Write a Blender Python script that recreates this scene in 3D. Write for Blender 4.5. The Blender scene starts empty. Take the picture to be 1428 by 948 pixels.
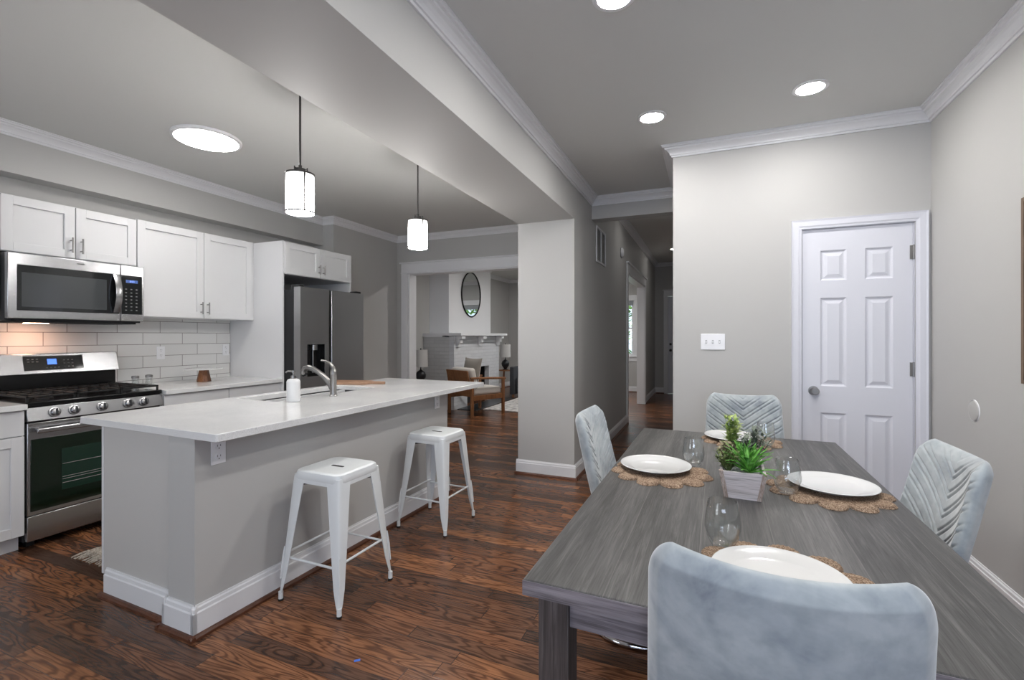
import bpy, bmesh, math, random
from mathutils import Vector, Matrix
random.seed(7)
PI = math.pi
C = bpy.context.scene.collection
scene = bpy.context.scene

# ------------------------------------------------------------------ camera, world, exposure
cam_d = bpy.data.cameras.new('camera'); cam = bpy.data.objects.new('camera', cam_d); C.objects.link(cam)
cam.location = (0, 0, 1.336); cam.rotation_euler = (PI/2, 0, math.radians(22.7))
cam_d.sensor_width = 36; cam_d.lens = 654/1428*36; cam_d.shift_y = -6/1428; cam_d.clip_start = 0.05
scene.camera = cam
scene.view_settings.view_transform = 'Standard'; scene.view_settings.look = 'None'
scene.view_settings.gamma = 1; scene.view_settings.use_curve_mapping = False
scene.view_settings.exposure = 0.0
w = bpy.data.worlds.new('world'); scene.world = w; w.use_nodes = True
bg = w.node_tree.nodes['Background']; bg.inputs[0].default_value = (0.72, 0.86, 1.0, 1); bg.inputs[1].default_value = 1.6
DAY = (0.68, 0.79, 1.0)
WARM = (1.0, 0.975, 0.945)
K_CAN = 215.0; K_DISC = 38.0; K_PEND = 62.0; K_WIN = 55.0; K_LIV = 150.0; K_HALL = 40.0

def area(name, loc, rot, sx, sy, power, col):
    l = bpy.data.lights.new(name, 'AREA'); l.shape = 'RECTANGLE'; l.size = sx; l.size_y = sy; l.energy = power; l.color = col
    o = bpy.data.objects.new(name, l); C.objects.link(o); o.location = loc; o.rotation_euler = rot; return o
# daylight through the dining window behind the camera and the front windows, plus added kitchen fill (each stands outside its glass)
area('daylight_dining_window', (0.35, -1.98, 1.45), (PI/2, 0, 0), 1.5, 1.4, K_WIN, DAY)
area('added_kitchen_fill', (-3.0, -1.98, 1.45), (PI/2, 0, 0), 1.5, 1.3, K_WIN*0.6, (0.93, 0.96, 1.0))  # added fill that brightens the kitchen; its window is unseen
area('daylight_living_window', (-2.95, 12.6, 3.0), (-PI/2+0.75, 0, 0), 1.6, 1.2, K_LIV, (0.9, 0.95, 1.0))
area('daylight_front_window', (-1.2, 12.6, 3.0), (-PI/2+0.75, 0, 0.25), 1.4, 1.2, K_LIV*0.8, (0.9, 0.95, 1.0))

# ------------------------------------------------------------------ materials
def lin(c):
    return tuple(((v/255)/12.92 if v/255 <= 0.04045 else (((v/255)+0.055)/1.055)**2.4) for v in c) + (1,)
def mat(name, col, rough=0.5, metal=0.0, spec=0.5, emit=None, es=0, trans=0, ior=1.45, coat=0, sheen=0):
    m = bpy.data.materials.new(name); m.use_nodes = True; b = m.node_tree.nodes['Principled BSDF']
    b.inputs['Base Color'].default_value = lin(col); b.inputs['Roughness'].default_value = rough
    b.inputs['Metallic'].default_value = metal; b.inputs['Specular IOR Level'].default_value = spec
    b.inputs['IOR'].default_value = ior; b.inputs['Transmission Weight'].default_value = trans
    b.inputs['Coat Weight'].default_value = coat; b.inputs['Sheen Weight'].default_value = sheen
    if emit: b.inputs['Emission Color'].default_value = tuple(emit)+(1,); b.inputs['Emission Strength'].default_value = es
    return m
class N:
    """small node helper"""
    def __init__(s, m): s.t = m.node_tree; s.b = s.t.nodes['Principled BSDF']
    def n(s, ty, **kw):
        x = s.t.nodes.new(ty)
        for k, v in kw.items():
            if k.startswith('i_'):
                x.inputs[k[2:].replace('_', ' ')].default_value = v
            else: setattr(x, k, v)
        return x
    def l(s, a, b): s.t.links.new(a, b)
    def math(s, op, a, b=None):
        x = s.t.nodes.new('ShaderNodeMath'); x.operation = op
        for i, v in enumerate((a, b)):
            if v is None: continue
            if isinstance(v, (int, float)): x.inputs[i].default_value = v
            else: s.l(v, x.inputs[i])
        return x.outputs[0]
    def coord(s): return s.n('ShaderNodeTexCoord').outputs['Object']
    def mapping(s, vec, scale=(1,1,1), rot=(0,0,0), loc=(0,0,0)):
        m = s.n('ShaderNodeMapping'); m.inputs['Scale'].default_value = scale; m.inputs['Rotation'].default_value = rot
        m.inputs['Location'].default_value = loc; s.l(vec, m.inputs[0]); return m.outputs[0]
    def noise(s, vec, scale, detail=3, rough=0.5, dist=0):
        x = s.n('ShaderNodeTexNoise'); x.inputs['Scale'].default_value = scale; x.inputs['Detail'].default_value = detail
        x.inputs['Roughness'].default_value = rough; x.inputs['Distortion'].default_value = dist; s.l(vec, x.inputs['Vector']); return x.outputs['Fac']
    def ramp(s, fac, stops):
        r = s.n('ShaderNodeValToRGB'); e = r.color_ramp.elements
        while len(e) > 1: e.remove(e[-1])
        e[0].position = stops[0][0]; e[0].color = lin(stops[0][1])
        for p, c in stops[1:]:
            q = e.new(p); q.color = lin(c)
        s.l(fac, r.inputs[0]); return r.outputs[0]
    def mix(s, fac, a, b, mode='MIX'):
        x = s.n('ShaderNodeMix'); x.data_type = 'RGBA'; x.blend_type = mode
        if isinstance(fac, (int, float)): x.inputs[0].default_value = fac
        else: s.l(fac, x.inputs[0])
        for i, v in ((6, a), (7, b)):
            if isinstance(v, tuple): x.inputs[i].default_value = v
            else: s.l(v, x.inputs[i])
        return x.outputs[2]
    def bump(s, h, strength=0.2, dist=0.01):
        x = s.n('ShaderNodeBump'); x.inputs['Strength'].default_value = strength; x.inputs['Distance'].default_value = dist
        s.l(h, x.inputs['Height']); s.l(x.outputs[0], s.b.inputs['Normal'])
    def col(s, c): s.l(c, s.b.inputs['Base Color'])

def paint(name, col, rough=0.6, bump=0.05):
    m = mat(name, col, rough, spec=0.3); n = N(m); n.bump(n.noise(n.coord(), 180, 2), bump, 0.002); return m
M_WALL = paint('greige wall paint', (185, 184, 182))
M_CEIL = paint('ceiling paint', (208, 208, 206), 0.8)
M_TRIM = mat('white trim gloss paint', (226, 226, 228), 0.35)
M_CAB = mat('white cabinet paint', (218, 218, 219), 0.4)
M_DOOR = mat('white door paint', (215, 216, 224), 0.38)
M_STEEL = mat('brushed stainless steel', (172, 172, 174), 0.26, 1.0)
n = N(M_STEEL); n.bump(n.noise(n.mapping(n.coord(), (4, 4, 500)), 3, 2), 0.06, 0.002)
M_FRIDGE = mat('dark stainless steel', (178, 179, 181), 0.34, 1.0)
n = N(M_FRIDGE); n.bump(n.noise(n.mapping(n.coord(), (3, 3, 600)), 3, 2), 0.06, 0.002)
M_NICKEL = mat('brushed nickel', (150, 148, 146), 0.3, 1.0)
M_CHROME = mat('chrome', (205, 205, 208), 0.1, 1.0)
M_BLACK = mat('black enamel', (18, 18, 19), 0.2)
M_IRON = mat('cast iron', (26, 26, 27), 0.5)
M_DKGREY = mat('dark grey metal', (52, 53, 55), 0.4, 0.6)
M_BGLASS = mat('black glass', (26, 28, 30), 0.05, spec=0.8)
M_MWGLASS = mat('microwave window glass', (66, 69, 71), 0.06, spec=0.8)
M_OVGLASS = mat('oven glass with painted reflection', (8, 26, 14), 0.08, spec=0.7)  # green reflection put into the base colour of the dark glass
M_OVWIN = mat('oven inner window', (24, 48, 38), 0.12, spec=0.6)  # greenish base colour carries the same painted reflection
M_RUB = mat('black rubber', (20, 20, 20), 0.8)
M_WMETAL = mat('white powder coated metal', (222, 225, 226), 0.35)
M_PLASTIC = mat('white plastic', (232, 232, 234), 0.3)
M_DARK = mat('dark slot', (25, 25, 26), 0.7)
M_CERAMIC = mat('white glazed ceramic', (212, 212, 211), 0.15, coat=0.3)
M_SOAP = mat('white ribbed ceramic', (226, 226, 226), 0.35)
M_LINEN = mat('linen lamp shade', (205, 203, 200), 0.9)
M_SOFA = mat('charcoal upholstery', (62, 64, 68), 0.9)
M_CUSH = mat('cream cushion fabric', (208, 202, 194), 0.9, sheen=0.3)
M_PILLOW = mat('taupe pillow fabric', (150, 143, 134), 0.9, sheen=0.3)
M_MIRROR = mat('mirror glass', (235, 238, 240), 0.01, 1.0)
M_BFRAME = mat('black metal frame', (22, 22, 23), 0.4, 0.5)
M_HEARTH = mat('black hearth slate', (38, 40, 42), 0.3)
M_LED = mat('blue display', (10, 20, 60), 0.3, emit=(0.08, 0.22, 1.0), es=1.6)
M_LEDTXT = mat('display digits', (120, 150, 255), 0.3, emit=(0.45, 0.6, 1.0), es=4)
M_TAPE = mat('blue tape', (60, 110, 205), 0.6)
def lampmat(name, col, k):
    return mat(name, (250, 250, 248), 0.5, emit=col, es=k)
M_CAN = lampmat('recessed light lens', WARM, K_CAN)
M_DISC = lampmat('disc light lens', WARM, K_DISC)
M_PEND = lampmat('lit opal glass', WARM, K_PEND); n = N(M_PEND); sp = n.n('ShaderNodeSeparateXYZ'); n.l(n.coord(), sp.inputs[0])
mr = n.n('ShaderNodeMapRange', interpolation_type='SMOOTHSTEP'); n.l(sp.outputs[2], mr.inputs[0]); mr.inputs[1].default_value = 0.23; mr.inputs[2].default_value = 0.10; mr.inputs[3].default_value = 0.95; mr.inputs[4].default_value = K_PEND
n.l(mr.outputs[0], n.b.inputs['Emission Strength'])
M_PMETAL = mat('satin pendant metal', (92, 90, 88), 0.4, 1.0)
# thin glass
def glassmat(name, tint=(1, 1, 1, 1), rough=0.0):
    m = bpy.data.materials.new(name); m.use_nodes = True; t = m.node_tree; t.nodes.remove(t.nodes['Principled BSDF'])
    g = t.nodes.new('ShaderNodeBsdfGlossy'); g.inputs['Roughness'].default_value = 0.03
    tr = t.nodes.new('ShaderNodeBsdfTransparent'); tr.inputs[0].default_value = tint
    lw = t.nodes.new('ShaderNodeLayerWeight'); lw.inputs[0].default_value = 0.5
    pw = t.nodes.new('ShaderNodeMath'); pw.operation = 'POWER'; pw.inputs[1].default_value = 3.0; t.links.new(lw.outputs['Facing'], pw.inputs[0])
    f = t.nodes.new('ShaderNodeMath'); f.operation = 'MULTIPLY_ADD'; f.inputs[1].default_value = 0.9; f.inputs[2].default_value = 0.085; t.links.new(pw.outputs[0], f.inputs[0])
    mx = t.nodes.new('ShaderNodeMixShader'); t.links.new(f.outputs[0], mx.inputs[0]); t.links.new(tr.outputs[0], mx.inputs[1]); t.links.new(g.outputs[0], mx.inputs[2])
    t.links.new(mx.outputs[0], t.nodes['Material Output'].inputs[0]); return m
M_GLASS = glassmat('clear drinking glass', (0.95, 0.96, 0.96, 1))
M_PANE = glassmat('window glass')

# hardwood floor: boards run along X
M_FLOOR = mat('dark oak strip floor', (90, 58, 42), 0.3, coat=0.0)
n = N(M_FLOOR); co = n.coord(); sp = n.n('ShaderNodeSeparateXYZ'); n.l(co, sp.inputs[0])
BW, BL = 0.083, 0.95
yr = n.math('DIVIDE', sp.outputs[1], BW); row = n.math('FLOOR', yr); fy = n.math('FRACT', yr)
wn = n.n('ShaderNodeTexWhiteNoise', noise_dimensions='1D'); n.l(row, wn.inputs['W'])
xo = n.math('ADD', n.math('DIVIDE', sp.outputs[0], BL), n.math('MULTIPLY', wn.outputs[0], 7.3))
pl = n.math('FLOOR', xo); fx = n.math('FRACT', xo)
cmb = n.n('ShaderNodeCombineXYZ'); n.l(row, cmb.inputs[0]); n.l(pl, cmb.inputs[1])
wn2 = n.n('ShaderNodeTexWhiteNoise', noise_dimensions='2D'); n.l(cmb.outputs[0], wn2.inputs['Vector'])
base = n.ramp(wn2.outputs[0], [(0.0, (96, 70, 56)), (0.15, (116, 83, 64)), (0.45, (138, 96, 70)), (0.75, (156, 106, 74)), (1.0, (176, 122, 84))])
off = n.n('ShaderNodeCombineXYZ'); n.l(n.math('MULTIPLY', wn2.outputs[0], 37), off.inputs[0]); n.l(n.math('MULTIPLY', wn2.outputs[0], 11), off.inputs[2])
va = n.n('ShaderNodeVectorMath', operation='ADD'); n.l(co, va.inputs[0]); n.l(off.outputs[0], va.inputs[1])
nz = n.noise(n.mapping(va.outputs[0], (1.5, 11, 1)), 1, 2, 0.45, 0.3)
con = n.math('ADD', n.math('MULTIPLY', n.math('SINE', n.math('MULTIPLY', nz, 95.0)), 0.5), 0.5)
g1 = n.ramp(con, [(0.0, (128, 112, 104)), (0.25, (196, 188, 182)), (0.55, (250, 249, 247)), (1, (255, 255, 255))])
g2 = n.ramp(n.noise(n.mapping(va.outputs[0], (6, 160, 1)), 1, 4, 0.6), [(0.3, (120, 112, 108)), (0.6, (255, 255, 255))])
c1 = n.mix(0.75, base, g1, 'MULTIPLY'); c2 = n.mix(0.6, c1, g2, 'MULTIPLY')
big = n.ramp(n.noise(co, 2.2, 3), [(0.3, (196, 190, 186)), (0.7, (255, 252, 248))])
c3 = n.mix(1.0, c2, big, 'MULTIPLY')
seam = n.math('MAXIMUM', n.math('LESS_THAN', fy, 0.035), n.math('LESS_THAN', fx, 0.004))
n.col(n.mix(n.math('MULTIPLY', seam, 0.75), c3, lin((20, 13, 10))))
n.bump(n.math('SUBTRACT', con, n.math('MULTIPLY', seam, 2.0)), 0.12, 0.002)
n.b.inputs['Roughness'].default_value = 0.27

def woodmat(name, c_dark, c_mid, c_light, axis='X', scale=1.0, rough=0.45, planks=None, bump=0.1):
    m = mat(name, c_mid, rough); n = N(m); co = n.coord()
    st = {'X': (1.5, 30, 30), 'Y': (30, 1.5, 30), 'Z': (30, 30, 1.5)}[axis]
    st = tuple(v*scale for v in st)
    nf = n.noise(n.mapping(co, st), 1, 5, 0.65, 1.2)
    c = n.ramp(nf, [(0.28, c_dark), (0.5, c_mid), (0.72, c_light)])
    nb = n.noise(n.mapping(co, tuple(v*0.12 for v in st)), 1, 3, 0.5, 0.4)
    c = n.mix(0.5, c, n.ramp(nb, [(0.3, c_dark), (0.5, c_mid), (0.7, c_light)]))
    nf2 = n.noise(n.mapping(co, tuple(v*(4.5 if v > 5*scale else 2.0) for v in st)), 1, 3, 0.7)
    c = n.mix(0.8, c, n.ramp(nf2, [(0.34, (176, 174, 172)), (0.52, (255, 255, 255)), (0.7, (255, 255, 255))]), 'MULTIPLY')
    if planks:
        sp = n.n('ShaderNodeSeparateXYZ'); n.l(co, sp.inputs[0])
        q = n.math('DIVIDE', sp.outputs[0], planks); pw = n.n('ShaderNodeTexWhiteNoise', noise_dimensions='1D'); n.l(n.math('FLOOR', q), pw.inputs['W'])
        c = n.mix(0.14, c, n.ramp(pw.outputs[0], [(0, c_dark), (1, c_light)]))
        c = n.mix(n.math('MULTIPLY', n.math('LESS_THAN', n.math('FRACT', q), 0.012), 0.3), c, lin((140, 137, 134)))
    n.col(c); n.bump(nf, bump, 0.002); return m
M_TTOP = woodmat('weathered grey wood', (50, 49, 48), (80, 79, 78), (126, 124, 122), 'Y', 2.4, 0.42, planks=0.1885)
M_TLEG = woodmat('grey wood legs', (52, 46, 44), (88, 80, 78), (128, 120, 118), 'Z', 1.5, 0.5)
M_TAPR = woodmat('grey wood with painted daylight', (80, 74, 78), (122, 115, 120), (168, 160, 162), 'X', 1.6, 0.5)  # lighter purplish tone puts daylight into the wood colour
M_OAK = woodmat('warm brown oak', (112, 72, 44), (146, 98, 62), (172, 122, 82), 'Z', 1.0, 0.45)
M_BOARD = woodmat('acacia board', (112, 80, 60), (160, 124, 98), (192, 158, 132), 'X', 1.2, 0.5)
M_STAND = woodmat('dark acacia base', (66, 38, 22), (120, 74, 44), (168, 112, 70), 'Z', 2.0, 0.4)
M_SHOE = woodmat('stained shoe moulding', (60, 34, 22), (92, 54, 36), (118, 72, 50), 'Y', 1.0, 0.35)
M_FRAMEW = woodmat('picture frame wood', (78, 62, 48), (108, 88, 70), (134, 112, 92), 'Z', 1.0, 0.5)
M_POT = woodmat('whitewashed pine', (178, 166, 164), (214, 206, 208), (232, 228, 232), 'X', 2.0, 0.7, bump=0.3)
M_POTE = woodmat('worn brown pine corner', (120, 86, 66), (186, 170, 162), (224, 218, 216), 'Z', 3.0, 0.7)
# quartz
M_QZ = mat('white speckled quartz', (235, 235, 235), 0.12); n = N(M_QZ); co = n.coord()
s1 = n.ramp(n.noise(co, 420, 3, 0.7), [(0.36, (186, 186, 186)), (0.5, (234, 234, 233)), (0.7, (243, 243, 242))])
s2 = n.ramp(n.noise(co, 3.0, 4, 0.6), [(0.35, (243, 243, 244)), (0.65, (255, 255, 255))]); n.col(n.mix(1.0, s1, s2, 'MULTIPLY'))
# tile
def brickmat(name, c1, c2, mortar, bw, bh, ms, plane, off=0.5, rough=0.2, bump=0.4, loc=(0, 0, 0), rbump=0.0):
    m = mat(name, c1, rough); n = N(m); co = n.coord(); sp = n.n('ShaderNodeSeparateXYZ'); n.l(co, sp.inputs[0])
    cm = n.n('ShaderNodeCombineXYZ'); n.l(sp.outputs['XYZ'.index(plane[0])], cm.inputs[0]); n.l(sp.outputs['XYZ'.index(plane[1])], cm.inputs[1])
    b = n.n('ShaderNodeTexBrick'); b.offset = off; b.inputs['Scale'].default_value = 1; b.inputs['Brick Width'].default_value = bw; b.inputs['Row Height'].default_value = bh
    b.inputs['Mortar Size'].default_value = ms; b.inputs['Mortar Smooth'].default_value = 0.1; b.inputs['Color1'].default_value = lin(c1); b.inputs['Color2'].default_value = lin(c2); b.inputs['Mortar'].default_value = lin(mortar)
    n.l(n.mapping(cm.outputs[0], loc=loc), b.inputs['Vector']); n.col(b.outputs['Color'])
    h = n.math('SUBTRACT', 1.0, b.outputs['Fac'])
    if rbump: h = n.math('ADD', h, n.math('MULTIPLY', n.noise(co, 28, 4, 0.6), rbump))
    n.bump(h, bump, 0.004); return m
M_TILE = brickmat('white subway tile', (222, 221, 219), (214, 213, 211), (128, 124, 120), 0.337, 0.1035, 0.0022, 'YZ', 0.58, 0.16, 0.4, (-1.412+0.195, -0.928-0.02, 0))
M_BRICKY = brickmat('white painted brick', (214, 215, 218), (206, 207, 210), (204, 205, 208), 0.21, 0.066, 0.006, 'YZ', 0.5, 0.5, 1.0, rbump=0.5)
M_BRICKX = brickmat('shaded white painted brick', (206, 206, 206), (198, 198, 198), (194, 194, 194), 0.21, 0.066, 0.006, 'XZ', 0.5, 0.5, 1.0, rbump=0.5)  # greyer copy for the side face, its shade put into the colour
# velvet
M_VELVET = mat('pale blue grey velvet', (178, 190, 198), 0.75, sheen=0.6); n = N(M_VELVET); co = n.coord()
v1 = n.ramp(n.noise(co, 7, 5, 0.62, 0.6), [(0.25, (118, 127, 136)), (0.40, (156, 163, 168)), (0.58, (172, 178, 180)), (0.8, (180, 185, 186))])
v2 = n.ramp(n.noise(co, 26, 3), [(0.3, (225, 228, 230)), (0.6, (255, 255, 255))]); n.col(n.mix(1.0, v1, v2, 'MULTIPLY'))
n.bump(n.noise(co, 60, 3), 0.08, 0.003)
M_JUTE = mat('woven jute', (176, 142, 112), 0.9); n = N(M_JUTE); co = n.coord()
wj = n.noise(co, 150, 4, 0.7, 1.5); n.col(n.ramp(wj, [(0.34, (84, 64, 50)), (0.5, (152, 126, 104)), (0.66, (204, 182, 158))])); n.bump(wj, 0.9, 0.006)
M_RUG = mat('cotton rug', (196, 184, 168), 0.95); n = N(M_RUG); co = n.coord()
n.col(n.ramp(n.noise(co, 90, 3), [(0.35, (150, 136, 120)), (0.6, (208, 198, 184))])); n.bump(n.noise(co, 160, 2), 0.7, 0.005)
M_RUG2 = mat('pale patterned rug', (190, 188, 186), 0.95); n = N(M_RUG2); co = n.coord()
n.col(n.ramp(n.noise(co, 9, 5, 0.7), [(0.38, (138, 136, 134)), (0.5, (196, 192, 188)), (0.65, (216, 213, 210))]))
M_ART = mat('abstract painting', (150, 165, 175), 0.6); n = N(M_ART); co = n.coord()
n.col(n.ramp(n.noise(n.mapping(co, (1, 1, 3)), 3, 4, 0.6), [(0.35, (70, 100, 122)), (0.5, (150, 170, 182)), (0.65, (214, 214, 206))]))
def leafmat(name, a, b): 
    m = mat(name, b, 0.5); n = N(m); n.col(n.ramp(n.noise(n.coord(), 40, 2), [(0.35, a), (0.65, b)])); return m
M_LEAF1 = leafmat('bright green leaf', (60, 122, 40), (110, 176, 72))
M_LEAF2 = leafmat('yellow green leaf', (110, 140, 62), (176, 190, 112))
M_LEAF3 = leafmat('grey green leaf', (84, 96, 82), (132, 140, 124))
M_LEAF4 = leafmat('olive leaf', (78, 96, 50), (128, 142, 84))
M_FOL = leafmat('hedge leaf', (70, 120, 40), (150, 200, 80))
M_PEBBLE = mat('white gravel', (205, 205, 208), 0.7); n = N(M_PEBBLE); n.bump(n.noise(n.coord(), 220, 2), 1.0, 0.006)

# ------------------------------------------------------------------ mesh helpers
def box(bm, x0, x1, y0, y1, z0, z1):
    vs = [bm.verts.new(p) for p in ((x0,y0,z0),(x1,y0,z0),(x1,y1,z0),(x0,y1,z0),(x0,y0,z1),(x1,y0,z1),(x1,y1,z1),(x0,y1,z1))]
    for f in ((0,3,2,1),(4,5,6,7),(0,1,5,4),(1,2,6,5),(2,3,7,6),(3,0,4,7)): bm.faces.new([vs[i] for i in f])
    return vs
def ring(bm, c, u, v, r, seg): return [bm.verts.new(c + u*(math.cos(2*PI*i/seg)*r) + v*(math.sin(2*PI*i/seg)*r)) for i in range(seg)]
def tube(bm, pts, r, seg=10, closed=False, caps=True):
    pts = [Vector(p) for p in pts]; n_ = len(pts); rs = r if isinstance(r, (list, tuple)) else [r]*n_
    prev = None; rings = []
    for i, p in enumerate(pts):
        if closed: t = (pts[(i+1) % n_] - pts[i-1])
        else: t = pts[min(i+1, n_-1)] - pts[max(i-1, 0)]
        t.normalize()
        if prev is None:
            a = Vector((0,0,1)) if abs(t.z) < 0.9 else Vector((1,0,0)); u = t.cross(a).normalized()
        else: u = (prev - t*prev.dot(t)).normalized()
        prev = u; rings.append(ring(bm, p, u, t.cross(u), rs[i], seg))
    m = n_ if closed else n_-1
    for i in range(m):
        a, b = rings[i], rings[(i+1) % n_]
        for j in range(seg): bm.faces.new((a[j], a[(j+1) % seg], b[(j+1) % seg], b[j]))
    if caps and not closed:
        bm.faces.new(rings[0][::-1]); bm.faces.new(rings[-1])
def cyl(bm, p0, p1, r, seg=20, r2=None): tube(bm, [p0, p1], [r, r if r2 is None else r2], seg)
def lathe(bm, prof, c=(0,0,0), seg=32, axis='Z'):
    """prof: (r, h) list, closed with caps when r > 0 at the ends"""
    rings = []; c = Vector(c)
    ax = {'Z': (Vector((1,0,0)), Vector((0,1,0)), Vector((0,0,1))), 'X': (Vector((0,1,0)), Vector((0,0,1)), Vector((1,0,0))), 'Y': (Vector((0,0,1)), Vector((1,0,0)), Vector((0,1,0)))}[axis]
    for r, h in prof:
        if r < 1e-5: rings.append([bm.verts.new(c + ax[2]*h)])
        else: rings.append(ring(bm, c + ax[2]*h, ax[0], ax[1], r, seg))
    for a, b in zip(rings, rings[1:]):
        for j in range(seg):
            k = (j+1) % seg
            if len(a) == 1 and len(b) == 1: continue
            if len(a) == 1: bm.faces.new((a[0], b[k], b[j]))
            elif len(b) == 1: bm.faces.new((a[j], a[k], b[0]))
            else: bm.faces.new((a[j], a[k], b[k], b[j]))
    if prof[0] == prof[-1]: return
    if len(rings[0]) > 1: bm.faces.new(rings[0][::-1])
    if len(rings[-1]) > 1: bm.faces.new(rings[-1])
def prism(bm, poly, a, b, axis='Z'):
    """poly of 2D points extruded from a to b along axis; for X poly is (y,z), for Y (x,z), for Z (x,y)"""
    def P(p, h): return {'X': (h, p[0], p[1]), 'Y': (p[0], h, p[1]), 'Z': (p[0], p[1], h)}[axis]
    A = [bm.verts.new(P(p, a)) for p in poly]; B = [bm.verts.new(P(p, b)) for p in poly]; k = len(poly)
    for i in range(k): bm.faces.new((A[i], A[(i+1) % k], B[(i+1) % k], B[i]))
    bm.faces.new(A[::-1]); bm.faces.new(B)
def ellipsoid(bm, c, r, seg=16, rings_=10):
    m = Matrix.Translation(c) @ Matrix.Diagonal((r[0], r[1], r[2], 1)); bmesh.ops.create_uvsphere(bm, u_segments=seg, v_segments=rings_, radius=1, matrix=m)
WORLD = {}
def obj(name, bm, m, parent=None, bevel=0, smooth=False, world=False, subsurf=0, seg=2):
    if world and parent is not None: bm.transform(WORLD[parent.name].inverted())
    bmesh.ops.recalc_face_normals(bm, faces=bm.faces)
    me = bpy.data.meshes.new(name); bm.to_mesh(me); bm.free()
    if m: me.materials.append(m)
    o = bpy.data.objects.new(name, me); C.objects.link(o)
    if parent is not None: o.parent = parent; WORLD[o.name] = WORLD[parent.name]
    else: WORLD[o.name] = Matrix.Identity(4)
    if bevel:
        b = o.modifiers.new('bevel', 'BEVEL'); b.width = bevel; b.segments = seg; b.limit_method = 'ANGLE'; b.angle_limit = math.radians(40)
    if subsurf:
        s = o.modifiers.new('sub', 'SUBSURF'); s.levels = subsurf; s.render_levels = subsurf
    if smooth or bevel or subsurf:
        for p in me.polygons: p.use_smooth = True
        if not subsurf:
            try: me.set_sharp_from_angle(angle=math.radians(38))
            except Exception: pass
    return o
def thing(name, label, cat, loc=(0,0,0), rotz=0, group=None):
    o = bpy.data.objects.new(name, None); C.objects.link(o); o.empty_display_size = 0.05
    o.location = loc; o.rotation_euler = (0, 0, rotz); o['label'] = label; o['category'] = cat
    if group: o['group'] = group
    WORLD[o.name] = Matrix.Translation(loc) @ Matrix.Rotation(rotz, 4, 'Z'); return o
def tag(o, label, cat, group=None):
    o['label'] = label; o['category'] = cat
    if group: o['group'] = group
    return o
def struct(name, bm, m, label=None, **k):
    o = obj(name, bm, m, **k)
    if k.get('parent') is None:
        o['kind'] = 'structure'
        if label: o['label'] = label
    return o
def copy_tree(o, parent=None):
    c = o.copy(); C.objects.link(c)
    if parent is not None: c.parent = parent
    for ch in list(o.children): copy_tree(ch, c)
    return c
def B(): return bmesh.new()
def boxes(lst):
    bm = B()
    for b in lst: box(bm, *b)
    return bm

# ------------------------------------------------------------------ setting: dimensions
H = 2.80; XR = 1.33; XL = -4.62; YB = -1.80; YP = 3.846; XP = -0.252
BX0, BX1, BZ = -1.71, -1.147, 2.424; PY = 4.242
YE = 5.80; YF = 11.38; XLL = -4.85; HH = 3.02

struct('floor', boxes([(-5.0, 1.5, -2.0, 11.6, -0.12, 0)]), M_FLOOR, 'dark stained hardwood strip floor')
struct('ceiling', boxes([(BX1, 1.5, -2.0, 5.10, H, H+0.12), (-5.0, BX1-0.0, -2.0, 5.10, H, H+0.12), (-5.0, BX1-0.14, 5.10, 11.6, H, H+0.12)]), M_CEIL, 'flat grey ceiling')
struct('ceiling', boxes([(BX1, 0.0, 5.10, 11.6, HH, HH+0.10)]), M_CEIL, 'hallway ceiling')
# right wall, pantry wall with closet opening, hall right wall
struct('wall_right', boxes([(XR, XR+0.15, -2.0, YP+0.12, 0, H)]), M_WALL, 'grey dining wall on the right')
DX0, DX1, DZ = 0.612, 1.246, 2.085
struct('wall_pantry', boxes([(XP, DX0, YP, YP+0.12, 0, H), (DX1, XR, YP, YP+0.12, 0, H), (DX0, DX1, YP, YP+0.12, DZ, H),
                             (DX0-0.1, DX1+0.1, YP+0.6, YP+0.7, 0, H)]), M_WALL, 'grey wall around the closet door')
struct('wall_hall', boxes([(XP, XP+0.12, YP+0.12, 11.5, 0, HH)]), M_WALL, 'right wall of the hallway')
# beam and pier between kitchen and dining room
struct('wall_beam', boxes([(BX0, BX1, YB, PY, BZ, H)]), M_WALL, 'dropped beam between kitchen and dining room')
struct('wall_pier', boxes([(BX0, BX1, PY, 5.10, 0, H), (BX0, BX1-0.14, 5.10, YE, 0, H), (BX1-0.14, BX1, 5.10, YE, 0, HH)]), M_WALL, 'broad square pier under the beam')
struct('wall_header', boxes([(BX1, XP, 4.95, 5.10, 2.576, HH)]), M_WALL, 'dropped header across the hallway')
# hall left wall with wide opening
OY0, OY1, OZ = 7.35, 9.45, 2.30
struct('wall_hallway_left', boxes([(BX1-0.14, BX1, YE, OY0, 0, HH), (BX1-0.14, BX1, OY1, YF, 0, HH), (BX1-0.14, BX1, OY0, OY1, OZ, HH)]), M_WALL, 'left wall of the hallway with an open cased doorway')
# kitchen left wall, chase, end wall, living walls
struct('wall_left', boxes([(XL-0.15, XL, -2.0, YE, 0, H)]), M_WALL, 'kitchen wall behind the cabinets')
struct('wall_chase', boxes([(XL, -4.29, 4.515, YE, 0, H)]), M_WALL, 'wall jutting out beyond the fridge')
struct('wall_soffit', boxes([(XL, -4.46, YB, 4.515, 2.467, H)]), M_WALL, 'soffit above the wall cabinets')
KX0, KX1, KZ = -4.085, -2.05, 2.257
struct('wall_end', boxes([(XL-0.15, KX0, YE, YE+0.17, 0, H), (KX1, BX1-0.14, YE, YE+0.17, 0, H), (KX0, KX1, YE, YE+0.17, KZ, H)]), M_WALL, 'end wall of the kitchen around the cased opening')
struct('wall_living_left', boxes([(XLL-0.15, XLL, YE+0.17, YF+0.15, 0, H)]), M_WALL, 'living room left wall')
M_BREAST = paint('white chimney paint', (226, 226, 228))
struct('wall_chimney', boxes([(XLL, -4.43, 7.56, 9.36, 0, H)]), M_BREAST, 'white chimney breast')
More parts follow.
